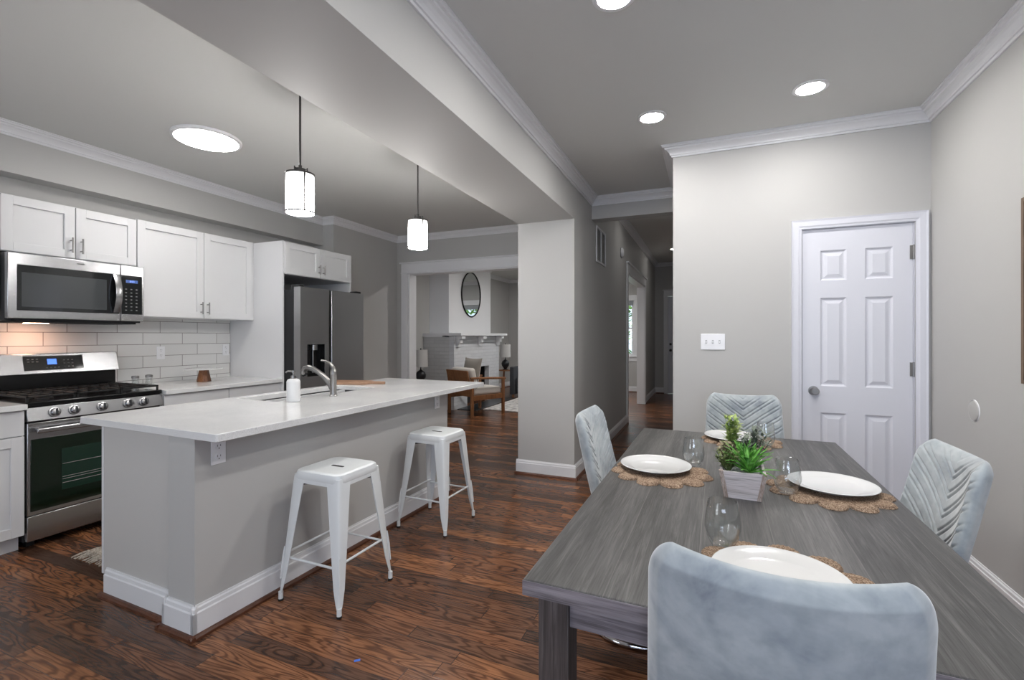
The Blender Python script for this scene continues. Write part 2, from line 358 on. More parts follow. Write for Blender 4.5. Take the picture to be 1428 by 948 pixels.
# back wall (behind the camera) with windows, front wall with windows and door
def wall_y(name, y0, y1, x0, x1, h, holes, label):
    bm = B(); xs = x0
    for (a, b, z0, z1) in sorted(holes):
        box(bm, xs, a, y0, y1, 0, h); 
        if z0 > 0: box(bm, a, b, y0, y1, 0, z0)
        box(bm, a, b, y0, y1, z1, h); xs = b
    box(bm, xs, x1, y0, y1, 0, h); return struct(name, bm, M_WALL, label)
wall_y('wall_back', YB-0.15, YB, XL-0.15, XR+0.15, H, [(-3.8, -2.2, 0.8, 2.1), (-0.45, 1.15, 0.75, 2.15)], 'wall behind the camera')
WZ0, WZ1 = 0.86, 2.17
wall_y('wall_front', YF, YF+0.15, XLL-0.15, XP+0.12, HH, [(-3.45, -2.5, WZ0, WZ1), (-2.38, -1.63, WZ0, WZ1), (-0.86, XP-0.02, 0, 2.25)], 'front wall of the house')
wi = 0
def window(x0, x1, z0, z1, y, s, label):
    """window unit set in a wall lying at y, casing on the room side s (-1 = towards smaller y)"""
    global wi; wi += 1
    yc = y + 0.075*(-s); bm = B(); f = 0.05
    zm = (z0+z1)/2
    for a in ((x0, x0+f, z0, z1), (x1-f, x1, z0, z1), (x0+f, x1-f, z0, z0+f), (x0+f, x1-f, z1-f, z1), (x0+f, x1-f, zm-0.02, zm+0.02)):
        box(bm, a[0], a[1], yc-0.025, yc+0.025, a[2], a[3])
    o = struct('window_%d' % wi, bm, M_TRIM, label)
    obj('pane', boxes([(x0+f, x1-f, yc-0.003, yc+0.003, z0+f, z1-f)]), M_PANE, o)
    ya, yb = (y-0.02, y) if s < 0 else (y, y+0.02)
    bm = boxes([(x0-0.1, x0, ya, yb, z0-0.03, z1), (x1, x1+0.1, ya, yb, z0-0.03, z1), (x0-0.12, x1+0.12, ya, yb, z1, z1+0.13), (x0-0.1, x1+0.1, ya, yb, z0-0.13, z0-0.03)])
    obj('window_casing', bm, M_TRIM, o, bevel=0.003)
    yy = (y-0.05, y+0.04) if s < 0 else (y-0.04, y+0.05)
    obj('window_sill', boxes([(x0-0.13, x1+0.13, yy[0], yy[1], z0-0.03, z0)]), M_TRIM, o, bevel=0.004)
    return o
window(-0.45, 1.15, 0.75, 2.15, YB, 1, 'window behind the camera in the dining room')
window(-3.8, -2.2, 0.8, 2.1, YB, 1, 'unseen window added behind the camera in the kitchen')
wl = window(-3.45, -2.5, WZ0, WZ1, YF, -1, 'living room front window')
wh = window(-2.38, -1.63, WZ0, WZ1, YF, -1, 'front window seen through the hallway opening')
for o_, x0, x1 in ((wl, -3.43, -2.52), (wh, -2.36, -1.65)):
    obj('window_shade', boxes([(x0, x1, YF+0.012, YF+0.03, 2.05, WZ1)]+[(x0, x1, YF+0.005, YF+0.012, 2.055+i*0.02, 2.065+i*0.02) for i in range(5)]), mat('grey cellular shade', (168, 172, 176), 0.9), o_)

# ------------------------------------------------------------------ mouldings
CR = [(0, 0), (0.010, 0), (0.013, 0.012), (0.022, 0.013), (0.023, 0.024), (0.030, 0.034), (0.044, 0.046), (0.058, 0.052), (0.060, 0.062), (0.074, 0.064), (0.076, 0.074), (0.084, 0.076), (0.084, 0.082), (0, 0.082)]
ti = 0
def crown(p0, p1, nrm, ztop, label, m0=0, m1=0, sc=1.0):
    """crown moulding from p0 to p1 on a wall whose inward normal is nrm; m0/m1 = +1 inner mitre, -1 outer mitre"""
    global ti; ti += 1
    bm = B(); p0 = Vector((*p0, 0)); p1 = Vector((*p1, 0)); d = (p1-p0).normalized(); nn = Vector((*nrm, 0)); A = []; Bv = []
    for (o, z) in CR:
        o *= sc; zz = ztop - 0.082*sc + z*sc
        a = p0 + nn*o + d*(o*m0); b = p1 + nn*o - d*(o*m1)
        A.append(bm.verts.new((a.x, a.y, zz))); Bv.append(bm.verts.new((b.x, b.y, zz)))
    k = len(CR)
    for i in range(k): bm.faces.new((A[i], A[(i+1) % k], Bv[(i+1) % k], Bv[i]))
    bm.faces.new(A[::-1]); bm.faces.new(Bv)
    return struct('trim_%d' % ti, bm, M_TRIM, label)
M_CROWN = M_TRIM
crown((BX1, YB), (BX1, 4.95), (1, 0), H, 'crown moulding along the dining side of the beam', 1, 1)
crown((BX1, 4.95), (XP, 4.95), (0, -1), H, 'crown moulding on the hallway header', 1, 1)
crown((XP, YP), (XP, 4.95), (-1, 0), H, 'crown moulding on the side of the pantry wall', -1, 1)
crown((XP, YP), (XR, YP), (0, -1), H, 'crown moulding above the closet door', -1, 1)
crown((XR, YB), (XR, YP), (-1, 0), H, 'crown moulding along the right wall', 1, 1)
crown((XR, YB), (BX1, YB), (0, 1), H, 'crown moulding behind the camera', 1, 1)
crown((-4.46, YB), (-4.46, 4.515), (1, 0), H, 'crown moulding on the kitchen soffit', 1, 1)
crown((-4.46, 4.515), (-4.29, 4.515), (0, -1), H, 'short return of kitchen crown moulding', 1, -1)
crown((-4.29, 4.515), (-4.29, YE), (1, 0), H, 'crown moulding beyond the fridge', -1, 1)
crown((-4.29, YE), (BX0, YE), (0, -1), H, 'crown moulding over the cased opening', 1, 1)
crown((BX0, YB), (BX0, YE), (-1, 0), H, 'crown moulding on the kitchen side of the beam', 1, 1)
crown((BX1, 5.10), (BX1, YF), (1, 0), HH, 'crown moulding along the hallway', 1, 1)
crown((BX1, YF), (XP, YF), (0, -1), HH, 'crown moulding at the end of the hallway', 1, 1)
crown((XLL, 9.36), (XLL, YF), (1, 0), H, 'living room crown moulding beside the chimney', 1, 1)
crown((XLL, YE+0.17), (XLL, 7.56), (1, 0), H, 'living room crown moulding near the doorway', 1, 1)
crown((-4.43, 7.56), (-4.43, 9.36), (1, 0), H, 'crown moulding on the chimney breast', -1, -1)
crown((XLL, YF), (BX1-0.14, YF), (0, -1), H, 'living room crown moulding over the windows', 1, 1)
def baseboard(side, p0, p1, nrm, label, e0=0.0, e1=0.0, shoe=True, h=0.135):
    bm = B(); p0 = Vector((*p0, 0)); p1 = Vector((*p1, 0)); d = (p1-p0).normalized(); nn = Vector((*nrm, 0))
    p0 = p0 - d*e0; p1 = p1 + d*e1
    def ext(prof, bm):
        A = [bm.verts.new((p0 + nn*o) + Vector((0, 0, z))) for o, z in prof]; Bv = [bm.verts.new((p1 + nn*o) + Vector((0, 0, z))) for o, z in prof]; k = len(prof)
        for i in range(k): bm.faces.new((A[i], A[(i+1) % k], Bv[(i+1) % k], Bv[i]))
        bm.faces.new(A[::-1]); bm.faces.new(Bv)
    ext([(0, 0), (0.016, 0), (0.016, h-0.03), (0.012, h-0.026), (0.011, h-0.012), (0.006, h-0.006), (0.005, h), (0, h)], bm)
    o = struct('baseboard_%s' % side, bm, M_TRIM, label)
    if shoe:
        bm = B(); p0 = p0 - d*min(e0, 0.012); p1 = p1 + d*min(e1, 0.012)
        ext([(0.016, 0), (0.034, 0), (0.032, 0.010), (0.025, 0.018), (0.016, 0.020)], bm)
        obj('shoe_moulding', bm, M_SHOE, o)
    return o
baseboard('right', (XR, YB), (XR, YP), (-1, 0), 'white baseboard along the right wall')
baseboard('pantry', (XP, YP), (DX0-0.08, YP), (0, -1), 'white baseboard left of the closet door', 0.016)
baseboard('hall_right', (XP, YP), (XP, YF), (-1, 0), 'white baseboard on the right of the hallway')
baseboard('pier', (BX0, PY), (BX1, PY), (0, -1), 'white baseboard across the pier', 0.016, 0.016)
baseboard('pier_side', (BX1, PY), (BX1, OY0-0.1), (1, 0), 'white baseboard along the hallway side of the pier')
baseboard('pier_kitchen', (BX0, PY), (BX0, YE), (-1, 0), 'white baseboard on the kitchen side of the pier')
baseboard('hallway_end', (BX1, OY1+0.1), (BX1, YF), (1, 0), 'white baseboard beyond the hallway opening')
baseboard('hall_front', (BX1, YF), (-0.94, YF), (0, -1), 'white baseboard beside the front door')
baseboard('living_front', (XLL, YF), (BX1-0.14, YF), (0, -1), 'living room baseboard under the windows')
baseboard('living_left', (XLL, 9.36), (XLL, YF), (1, 0), 'living room baseboard beside the chimney')
baseboard('living', (XLL, YE+0.17), (XLL, 7.3), (1, 0), 'living room baseboard near the doorway')
baseboard('chase', (-4.29, 4.515), (-4.29, YE), (1, 0), 'kitchen baseboard beyond the fridge')

# cased openings
def casing_y(y, x0, x1, z, s, label, wdt=0.115, hh=0.14, cap=True, right=True):
    """flat casing on the face y of an opening x0..x1, s = room side"""
    global ti; ti += 1
    ya, yb = sorted((y, y+0.02*s)); bm = B()
    box(bm, x0-wdt, x0, ya, yb, 0, z)
    if right: box(bm, x1, x1+wdt, ya, yb, 0, z)
    e = wdt if right else 0
    box(bm, x0-wdt, x1+e, ya, yb, z, z+hh)
    y2 = sorted((y, y+0.035*s)); 
    if cap: box(bm, x0-wdt-0.025, x1+e+0.025, y2[0], y2[1], z+hh, z+hh+0.02)
    box(bm, x0-wdt-0.006, x1+e+0.006, *sorted((y, y+0.026*s)), z-0.006, z+0.010)
    return struct('trim_%d' % ti, bm, M_TRIM, label, bevel=0.003)
casing_y(YE, KX0, KX1, KZ, -1, 'white casing of the wide opening to the living room')
ti += 1
struct('trim_%d' % ti, boxes([(KX0-0.002, KX0+0.018, YE-0.004, YE+0.174, 0, KZ), (KX1-0.018, KX1+0.002, YE-0.004, YE+0.174, 0, KZ), (KX0, KX1, YE-0.004, YE+0.174, KZ-0.018, KZ+0.002)]), M_TRIM, 'jamb lining of the living room opening')
ti += 1
bm = boxes([(BX1, BX1+0.02, OY0-0.115, OY0, 0, OZ), (BX1, BX1+0.02, OY1, OY1+0.115, 0, OZ), (BX1, BX1+0.02, OY0-0.115, OY1+0.115, OZ, OZ+0.14), (BX1, BX1+0.04, OY0-0.14, OY1+0.14, OZ+0.14, OZ+0.165)])
for y in (OY0-0.001, OY1-0.017): box(bm, BX1-0.145, BX1+0.004, y, y+0.018, 0, OZ)
box(bm, BX1-0.145, BX1+0.004, OY0, OY1, OZ-0.018, OZ)
struct('trim_%d' % ti, bm, M_TRIM, 'white casing of the hallway opening', bevel=0.003)

# ------------------------------------------------------------------ closet door (six panels), front door
def panel_door(name, x0, x1, z1, y, cols, rows, label, th=0.035, m=M_DOOR, stile=0.10):
    """door face at y looking to -y, raised panels"""
    bm = B(); W = x1-x0
    xs = []; cw = (W - stile*(cols+1))/cols
    for i in range(cols): xs.append((x0+stile+i*(cw+stile), x0+stile+i*(cw+stile)+cw))
    fx = [x0]+[v for p in xs for v in p]+[x1]; fz = [0.008]+[v for p in rows for v in p]+[z1]
    holes = set()
    for i in range(len(fx)-1):
        for j in range(len(fz)-1):
            if i % 2 == 1 and j % 2 == 1:
                a, b, c, d = fx[i], fx[i+1], fz[j], fz[j+1]
                def q(k, yy): return [bm.verts.new(v) for v in ((a+k, yy, c+k), (b-k, yy, c+k), (b-k, yy, d-k), (a+k, yy, d-k))]
                L = [q(0, y), q(0.012, y+0.010), q(0.020, y+0.010), q(0.042, y+0.002)]
                for u, v in zip(L, L[1:]):
                    for t in range(4): bm.faces.new((u[t], u[(t+1) % 4], v[(t+1) % 4], v[t]))
                bm.faces.new(L[-1])
            else:
                bm.faces.new([bm.verts.new(v) for v in ((fx[i], y, fz[j]), (fx[i+1], y, fz[j]), (fx[i+1], y, fz[j+1]), (fx[i], y, fz[j+1]))])
    for f in (((x0,y,0.008),(x0,y+th,0.008),(x0,y+th,z1),(x0,y,z1)), ((x1,y,0.008),(x1,y+th,0.008),(x1,y+th,z1),(x1,y,z1)), ((x0,y,z1),(x1,y,z1),(x1,y+th,z1),(x0,y+th,z1)), ((x0,y+th,0.008),(x1,y+th,0.008),(x1,y+th,z1),(x0,y+th,z1)), ((x0,y,0.008),(x1,y,0.008),(x1,y+th,0.008),(x0,y+th,0.008))):
        bm.faces.new([bm.verts.new(v) for v in f])
    bmesh.ops.remove_doubles(bm, verts=bm.verts, dist=1e-5)
    return struct(name, bm, m, label)
rows6 = [(0.235, 0.83), (1.03, 1.60), (1.73, 1.945)]
d1 = panel_door('door_1', DX0+0.006, DX1-0.006, DZ-0.006, YP+0.012, 2, [(0.22, 0.80), (0.985, 1.60), (1.72, 1.93)], 'white six panel closet door', stile=0.105)
bm = B(); lathe(bm, [(0.0, -0.064), (0.02, -0.064), (0.027, -0.054), (0.028, -0.044), (0.022, -0.032), (0.012, -0.026), (0.012, -0.008), (0.031, -0.007), (0.033, 0.0)], (0.683, YP+0.012, 0.95), 28, 'Y')
obj('door_knob', bm, M_NICKEL, d1, smooth=True)
for z in (1.885, 1.115, 0.22):
    bm = boxes([(DX1-0.022, DX1-0.005, YP+0.006, YP+0.012, z-0.045, z+0.045)]); cyl(bm, (DX1-0.003, YP+0.004, z-0.048), (DX1-0.003, YP+0.004, z+0.048), 0.006, 10)
    obj('door_hinge', bm, M_NICKEL, d1)
ti += 1
bm = B(); cw = 0.062
prof = [(0, 0), (0, 0.010), (0.012, 0.012), (0.02, 0.016), (0.05, 0.018), (0.062, 0.022), (0.062, 0)]
def frame_casing(bm, x0, x1, z, y, prof):
    loops = []
    for (o, t) in prof:
        loops.append([bm.verts.new(v) for v in ((x0-o, y-t, 0), (x0-o, y-t, z+o), (x1+o, y-t, z+o), (x1+o, y-t, 0))])
    k = len(loops)
    for i in range(k):
        a, b = loops[i], loops[(i+1) % k]
        for j in range(3): bm.faces.new((a[j], a[j+1], b[j+1], b[j]))
    bm.faces.new([l[0] for l in loops]); bm.faces.new([l[3] for l in loops])
frame_casing(bm, DX0-0.004, DX1+0.004, DZ, YP, prof)
box(bm, DX0-0.002, DX0+0.004, YP, YP+0.118, 0, DZ); box(bm, DX1-0.004, DX1+0.002, YP, YP+0.118, 0, DZ); box(bm, DX0, DX1, YP, YP+0.118, DZ-0.004, DZ+0.002)
struct('trim_%d' % ti, bm, M_DOOR, 'white moulded casing around the closet door')
d2 = panel_door('door_2', -0.86, XP-0.02, 2.24, YF+0.02, 2, [(0.2, 0.9), (1.15, 2.05)], 'white front door at the end of the hallway', stile=0.09)
bm = B(); lathe(bm, [(0, -0.07), (0.022, -0.068), (0.03, -0.05), (0.02, -0.03), (0.012, -0.01), (0.03, 0)], (-0.80, YF+0.02, 1.0), 18, 'Y'); lathe(bm, [(0.0, -0.02), (0.026, -0.02), (0.028, 0)], (-0.80, YF+0.02, 1.14), 18, 'Y')
obj('door_knob', bm, M_DKGREY, d2, smooth=True)
casing_y(YF, -0.86, XP-0.02, 2.25, -1, 'white casing of the front door', 0.09, 0.13, right=False)

# ------------------------------------------------------------------ backsplash
o = struct('wall_backsplash', boxes([(XL, XL+0.010, YB, 3.385, 0.914, 1.50)]), M_TILE, 'white subway tile backsplash')

# ------------------------------------------------------------------ kitchen cabinets along the left wall
def shaker(bm, x, y0, y1, z0, z1, rail=0.06, th=0.019, s=1):
    """shaker panel door in a plane of constant x, face towards +x (s=1)"""
    def b(a0, a1, c0, c1, t0, t1):
        xa, xb = sorted((x+s*t0, x+s*t1)); box(bm, xa, xb, a0, a1, c0, c1)
    b(y0, y0+rail, z0, z1, 0, th); b(y1-rail, y1, z0, z1, 0, th)
    b(y0+rail, y1-rail, z0, z0+rail, 0, th); b(y0+rail, y1-rail, z1-rail, z1, 0, th)
    b(y0+rail, y1-rail, z0+rail, z1-rail, 0, th-0.012)
def handle(parent, x, y, z0, z1, s=1, vertical=True, y1=None):
    bm = B()
    if vertical:
        cyl(bm, (x+s*0.032, y, z0), (x+s*0.032, y, z1), 0.0055, 10)
        for z in (z0+0.02, z1-0.02): cyl(bm, (x, y, z), (x+s*0.032, y, z), 0.0045, 8)
    obj('handle', bm, M_NICKEL, parent, world=True, smooth=True)
def cab_door(parent, x, y0, y1, z0, z1, hy=None, hz=None, rail=0.06):
    bm = B(); shaker(bm, x, y0, y1, z0, z1, rail); d = obj('door', bm, M_CAB, parent, world=True, bevel=0.0012)
    if hy is not None: handle(d, x+0.019, hy, hz[0], hz[1])
    return d
UX = -4.27
def upper(label, y0, y1, z0, z1, seam, x=UX, hz=0.0, hl=0.11, nm='wall_cabinet', back=XL+0.002, doors=True):
    t = thing(nm, label, 'cabinet', ((back+x)/2, (y0+y1)/2, z0))
    obj('cabinet_body', boxes([(back, x, y0, y1, z0, z1)]), M_CAB, t, world=True)
    g = 0.003
    cab_door(t, x, y0+g, seam-g, z0+0.004, z1-0.004, seam-0.03, (z0+0.04, z0+0.04+hl))
    cab_door(t, x, seam+g, y1-g, z0+0.004, z1-0.004, seam+0.03, (z0+0.04, z0+0.04+hl))
    return t
upper('short white shaker wall cabinet directly above the microwave', 1.53, 2.322, 1.893, 2.272, 1.925)
upper('tall white shaker wall cabinet right of the microwave', 2.324, 3.36, 1.49, 2.28, 2.868)
upper('white wall cabinet cut off at the left edge of the photo', 0.70, 1.527, 1.49, 2.272, 1.11)
tag(obj('cabinet_filler', boxes([(XL+0.002, UX+0.004, 3.3605, 3.3875, 1.49, 2.28)]), M_CAB, bevel=0.001), 'narrow white filler strip between the wall cabinet and tall fridge panel', 'filler strip')
o = tag(obj('fridge_panel', boxes([(XL+0.002, -3.868, 3.388, 3.408, 0, 2.275)]), M_CAB, bevel=0.001), 'tall white side panel standing left of the refrigerator', 'cabinet panel')
o = tag(obj('fridge_panel', boxes([(XL+0.002, -3.868, 4.335, 4.355, 0, 2.275)]), M_CAB, bevel=0.001), 'tall white side panel standing right of the refrigerator', 'cabinet panel')
upper('small white shaker cabinet over the refrigerator', 3.409, 4.334, 1.95, 2.272, 3.87, x=-3.875, hl=0.10)

def base_cab(label, y0, y1, split=True):
    t = thing('base_cabinet', label, 'cabinet', (-4.25, (y0+y1)/2, 0)); x = -3.915
    obj('cabinet_body', boxes([(XL+0.012, x, y0, y1, 0.10, 0.878)]), M_CAB, t, world=True)
    obj('toe_kick', boxes([(XL+0.03, x-0.06, y0, y1, 0.0, 0.10)]), M_CAB, t, world=True)
    bm = boxes([(x, x+0.019, y0+0.002, y1-0.002, 0.72, 0.872)]); d = obj('drawer', bm, M_CAB, t, world=True, bevel=0.0015)
    n_ = 2 if y1-y0 > 0.6 else 1; w_ = (y1-y0)/n_
    for i in range(n_): cab_door(t, x, y0+i*w_+0.002, y0+(i+1)*w_-0.002, 0.104, 0.714)
    return t
base_cab('white base cabinet left of the gas range', 0.90, 1.512)
base_cab('white base cabinet behind the left photo edge', 0.29, 0.898)
base_cab('white base cabinet just right of the gas range', 2.315, 2.85)
base_cab('white base cabinet beside the tall fridge panel', 2.852, 3.386)
tag(obj('countertop', boxes([(XL+0.012, -3.862, 0.25, 1.513, 0.879, 0.914)]), M_QZ, bevel=0.003), 'white quartz countertop left of the gas range', 'countertop')
tag(obj('countertop', boxes([(XL+0.012, -3.862, 2.314, 3.387, 0.879, 0.914)]), M_QZ, bevel=0.003), 'white quartz countertop between the range and refrigerator', 'countertop')

# ------------------------------------------------------------------ range
RY0, RY1, RX = 1.52, 2.308, -3.90
t = thing('gas_range', 'stainless steel gas range with five knobs and black glass oven door', 'range', (-4.2, (RY0+RY1)/2, 0)); rg = t
obj('body', boxes([(XL+0.03, RX-0.035, RY0, RY1, 0.045, 0.895)]), M_DKGREY, t, world=True)
for x in (RX-0.12, -4.5):
    for y in (RY0+0.03, RY1-0.07): obj('leg', boxes([(x, x+0.04, y, y+0.04, 0, 0.045)]), M_DARK, t, world=True)
obj('drawer', boxes([(RX-0.035, RX, RY0+0.004, RY1-0.004, 0.05, 0.205)]), M_STEEL, t, world=True, bevel=0.004)
dr = obj('oven_door', boxes([(RX-0.033, RX, RY0+0.004, RY1-0.004, 0.21, 0.79)]), M_STEEL, t, world=True, bevel=0.004)
gp = obj('door_glass', boxes([(RX, RX+0.004, RY0+0.02, RY1-0.02, 0.235, 0.685)]), M_OVGLASS, dr, world=True, bevel=0.001)
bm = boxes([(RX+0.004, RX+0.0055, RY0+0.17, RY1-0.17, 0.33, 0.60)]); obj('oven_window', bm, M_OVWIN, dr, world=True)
bm = B()
for z in (0.40, 0.415, 0.50, 0.375): cyl(bm, (RX+0.006, RY0+0.175, z), (RX+0.006, RY1-0.175, z), 0.0012, 6)
obj('oven_rack', bm, M_NICKEL, dr, world=True)
bm = boxes([(RX+0.038, RX+0.062, RY0+0.03, RY1-0.03, 0.727, 0.757)])
for y in (RY0+0.06, RY1-0.06): box(bm, RX-0.002, RX+0.042, y-0.012, y+0.012, 0.73, 0.754)
obj('handle', bm, M_STEEL, dr, world=True, bevel=0.007, seg=3)
# sloped control panel
bm = B(); prism(bm, [(RX-0.035, 0.795), (RX+0.012, 0.800), (RX-0.006, 0.885), (RX-0.035, 0.888)], RY0+0.002, RY1-0.002, 'Y')
cp = obj('control_panel', bm, M_STEEL, t, world=True, bevel=0.003)
nrm = Vector((0.978, 0, 0.207))
for y in (1.655, 1.757, 1.914, 2.071, 2.173):
    c = Vector((RX+0.003, y, 0.843)); bm = B()
    tube(bm, [c, c+nrm*0.008, c+nrm*0.009, c+nrm*0.028, c+nrm*0.030], [0.031, 0.031, 0.025, 0.023, 0.020], 28)
    k = obj('knob', bm, M_STEEL, t, world=True, smooth=True)
    bm = B(); mm = Matrix.Translation(c+nrm*0.034) @ Matrix.Rotation(-0.2, 4, 'Y'); box(bm, -0.007, 0.004, -0.005, 0.005, -0.021, 0.021); bm.transform(mm)
    obj('grip', bm, M_DKGREY, k, world=True, bevel=0.002)
# cooktop, burners, grates
obj('cooktop', boxes([(-4.50, RX-0.004, RY0+0.001, RY1-0.001, 0.889, 0.918)]), M_BLACK, t, world=True, bevel=0.005)
for i, (x, y, r) in enumerate(((-4.08, 1.68, .045), (-4.34, 1.68, .035), (-4.2, 1.914, .05), (-4.08, 2.148, .04), (-4.34, 2.148, .035))):
    bm = B(); lathe(bm, [(r, 0.918), (r, 0.926), (r*0.75, 0.93), (r*0.75, 0.938), (0, 0.938)], (x, y, 0), 20); obj('burner', bm, M_IRON, t, world=True, smooth=True)
for gi, (a, b_) in enumerate(((RY0+0.012, RY0+0.262), (RY0+0.268, RY1-0.268), (RY1-0.262, RY1-0.012))):
    bm = B(); x0, x1 = -4.47, RX-0.03; zt = 0.955; th = 0.006
    for y in (a+th, b_-th): box(bm, x0, x1, y-th, y+th, zt-0.012, zt)
    for x in (x0+th, (x0+x1)/2, x1-th): box(bm, x-th, x+th, a, b_, zt-0.012, zt)
    for k in range(1, 4):
        y = a+(b_-a)*k/4; box(bm, x0, x1, y-0.004, y+0.004, zt-0.010, zt+0.002)
    for x in (x0+0.14, x1-0.14): box(bm, x-0.004, x+0.004, a, b_, zt-0.010, zt+0.002)
    for x in (x0+th, x1-th):
        for y in (a+th, b_-th): box(bm, x-th, x+th, y-th, y+th, 0.917, zt-0.01)
    obj('grate', bm, M_IRON, t, world=True, bevel=0.0015)
# backguard: black riser and slanted stainless control head
obj('backguard', boxes([(-4.585, -4.505, RY0+0.004, RY1-0.004, 0.90, 1.10)]), M_BLACK, t, world=True)
bm = B(); prism(bm, [(-4.595, 1.06), (-4.46, 1.06), (-4.50, 1.205), (-4.595, 1.205)], RY0, RY1, 'Y')
hd = obj('control_head', bm, M_STEEL, t, world=True, bevel=0.004)
sl = (1.205-1.06)/0.04
def onhead(y0, y1, z0, z1, off=0.0015):
    bm = B(); vs = []
    for (y, z) in ((y0, z0), (y1, z0), (y1, z1), (y0, z1)):
        x = -4.46 - 0.04*(z-1.06)/0.145 + off; vs.append((x, y, z))
    A = [bm.verts.new(v) for v in vs]; D = [bm.verts.new((v[0]-0.002, v[1], v[2])) for v in vs]
    bm.faces.new(A); bm.faces.new(D[::-1])
    for i in range(4): bm.faces.new((A[i], D[i], D[(i+1) % 4], A[(i+1) % 4]))
    return bm
cpn = obj('display_panel', onhead(1.73, 2.075, 1.085, 1.188), M_BGLASS, t, world=True)
obj('display', onhead(1.862, 1.915, 1.125, 1.165, 0.003), M_LED, cpn, world=True)
def text_mesh(s, size, mtx, m, parent, name):
    cu = bpy.data.curves.new('t', 'FONT'); cu.body = s; cu.size = size; cu.align_x = 'CENTER'; cu.align_y = 'CENTER'; cu.extrude = 0.0004
    o = bpy.data.objects.new('t', cu); C.objects.link(o); dg = bpy.context.evaluated_depsgraph_get(); me = bpy.data.meshes.new_from_object(o.evaluated_get(dg))
    bpy.data.objects.remove(o); bm = B(); bm.from_mesh(me); bm.transform(mtx); return obj(name, bm, m, parent, world=True)
FACEX = Matrix(((0, 0, 1, 0), (1, 0, 0, 0), (0, 1, 0, 0), (0, 0, 0, 1)))  # text x -> world y, text y -> world z, normal +x
text_mesh('8:03', 0.028, Matrix.Translation((-4.4848, 1.889, 1.145)) @ FACEX, M_LEDTXT, cpn, 'display_digits')
M_BTN = mat('printed grey keys', (112, 114, 112), 0.5)
for a in [(1.955+i*0.024, 1.965+i*0.024, 1.104+j*0.024, 1.109+j*0.024) for i in range(3) for j in range(3)]+[(1.752+i*0.024, 1.764+i*0.024, 1.145+j*0.018, 1.149+j*0.018) for i in range(3) for j in range(2)]+[(1.852+i*0.022, 1.862+i*0.022, 1.10, 1.104) for i in range(4)]:
    obj('button', onhead(*a, 0.0025), M_BTN, cpn, world=True)

# ------------------------------------------------------------------ microwave
MX = -4.15; MY0, MY1, MZ0, MZ1 = 1.527, 2.316, 1.437, 1.878
t = thing('microwave', 'stainless over-the-range microwave with dark window and curved handle', 'microwave', (-4.38, (MY0+MY1)/2, MZ0))
obj('body', boxes([(XL+0.012, MX-0.04, MY0+0.003, MY1-0.003, MZ0, MZ1)]), M_DKGREY, t, world=True, bevel=0.002)
SM = 2.155
dr = obj('door', boxes([(MX-0.038, MX, MY0, SM, MZ0+0.012, MZ1)]), M_STEEL, t, world=True, bevel=0.004)
bm = boxes([(MX, MX+0.003, MY0+0.045, SM-0.01, MZ0+0.065, MZ1-0.075)]); obj('door_frame', bm, M_BGLASS, dr, world=True, bevel=0.001)
obj('window', boxes([(MX+0.003, MX+0.0045, MY0+0.065, SM-0.09, MZ0+0.09, MZ1-0.125)]), M_MWGLASS, dr, world=True)
obj('emblem', boxes([(MX, MX+0.001, 1.886, 1.93, 1.846, 1.852)]), M_DKGREY, dr, world=True)
bm = B(); pts = []
for i in range(13):
    u = i/12; z = MZ0+0.075+u*(MZ1-MZ0-0.155); pts.append((MX+0.010+0.038*math.sin(PI*u), SM-0.032, z))
for i, (p, q) in enumerate(zip(pts, pts[1:])):
    pass
L = []
for p in pts: L.append([bm.verts.new((p[0]+dx, p[1]+dy, p[2])) for dx, dy in ((-0.006, -0.019), (0.004, -0.021), (0.008, 0), (0.004, 0.021), (-0.006, 0.019))])
for a, b_ in zip(L, L[1:]):
    for j in range(5): bm.faces.new((a[j], a[(j+1) % 5], b_[(j+1) % 5], b_[j]))
bm.faces.new(L[0][::-1]); bm.faces.new(L[-1])
obj('handle', bm, M_STEEL, dr, world=True, smooth=True)
cp = obj('control_panel', boxes([(MX-0.038, MX, SM+0.002, MY1, MZ0+0.012, MZ1)]), M_STEEL, t, world=True, bevel=0.004)
kp = obj('keypad', boxes([(MX, MX+0.003, SM+0.006, MY1-0.014, MZ0+0.065, MZ1-0.075)]), M_BGLASS, cp, world=True, bevel=0.001)
obj('display', boxes([(MX+0.003, MX+0.004, SM+0.035, MY1-0.045, 1.745, 1.768)]), mat('dim blue display', (12, 22, 50), 0.3, emit=(0.05, 0.14, 0.5), es=0.7), kp, world=True)
text_mesh('8:03', 0.02, Matrix.Translation((MX+0.0042, (SM+MY1)/2-0.004, 1.756)) @ FACEX, mat('dim digits', (80, 110, 180), 0.3, emit=(0.2, 0.35, 0.9), es=1.2), kp, 'display_digits')
for i in range(3):
    for j in range(7): obj('button', boxes([(MX+0.003, MX+0.0036, SM+0.03+i*0.036, SM+0.042+i*0.036, 1.53+j*0.027, 1.537+j*0.027)]), M_BTN, kp, world=True)
obj('vent_plate', boxes([(XL+0.05, MX-0.03, MY0+0.04, MY1-0.04, MZ0-0.012, MZ0)]), M_DARK, t, world=True)
obj('task_light', boxes([(-4.46, -4.41, 1.72, 1.84, MZ0-0.014, MZ0-0.012)]), mat('warm task lamp', (255, 220, 190), 0.4, emit=(1.0, 0.56, 0.36), es=75), t, world=True)

# ------------------------------------------------------------------ refrigerator
FY0, FY1, FS, FX = 3.415, 4.325, 3.80, -3.66
t = thing('refrigerator', 'dark stainless side-by-side refrigerator with dispenser in left door', 'refrigerator', (-4.1, 3.87, 0))
obj('body', boxes([(XL+0.03, FX-0.09, FY0, FY1-0.005, 0.02, 1.79)]), M_DKGREY, t, world=True, bevel=0.004)
bm = B()
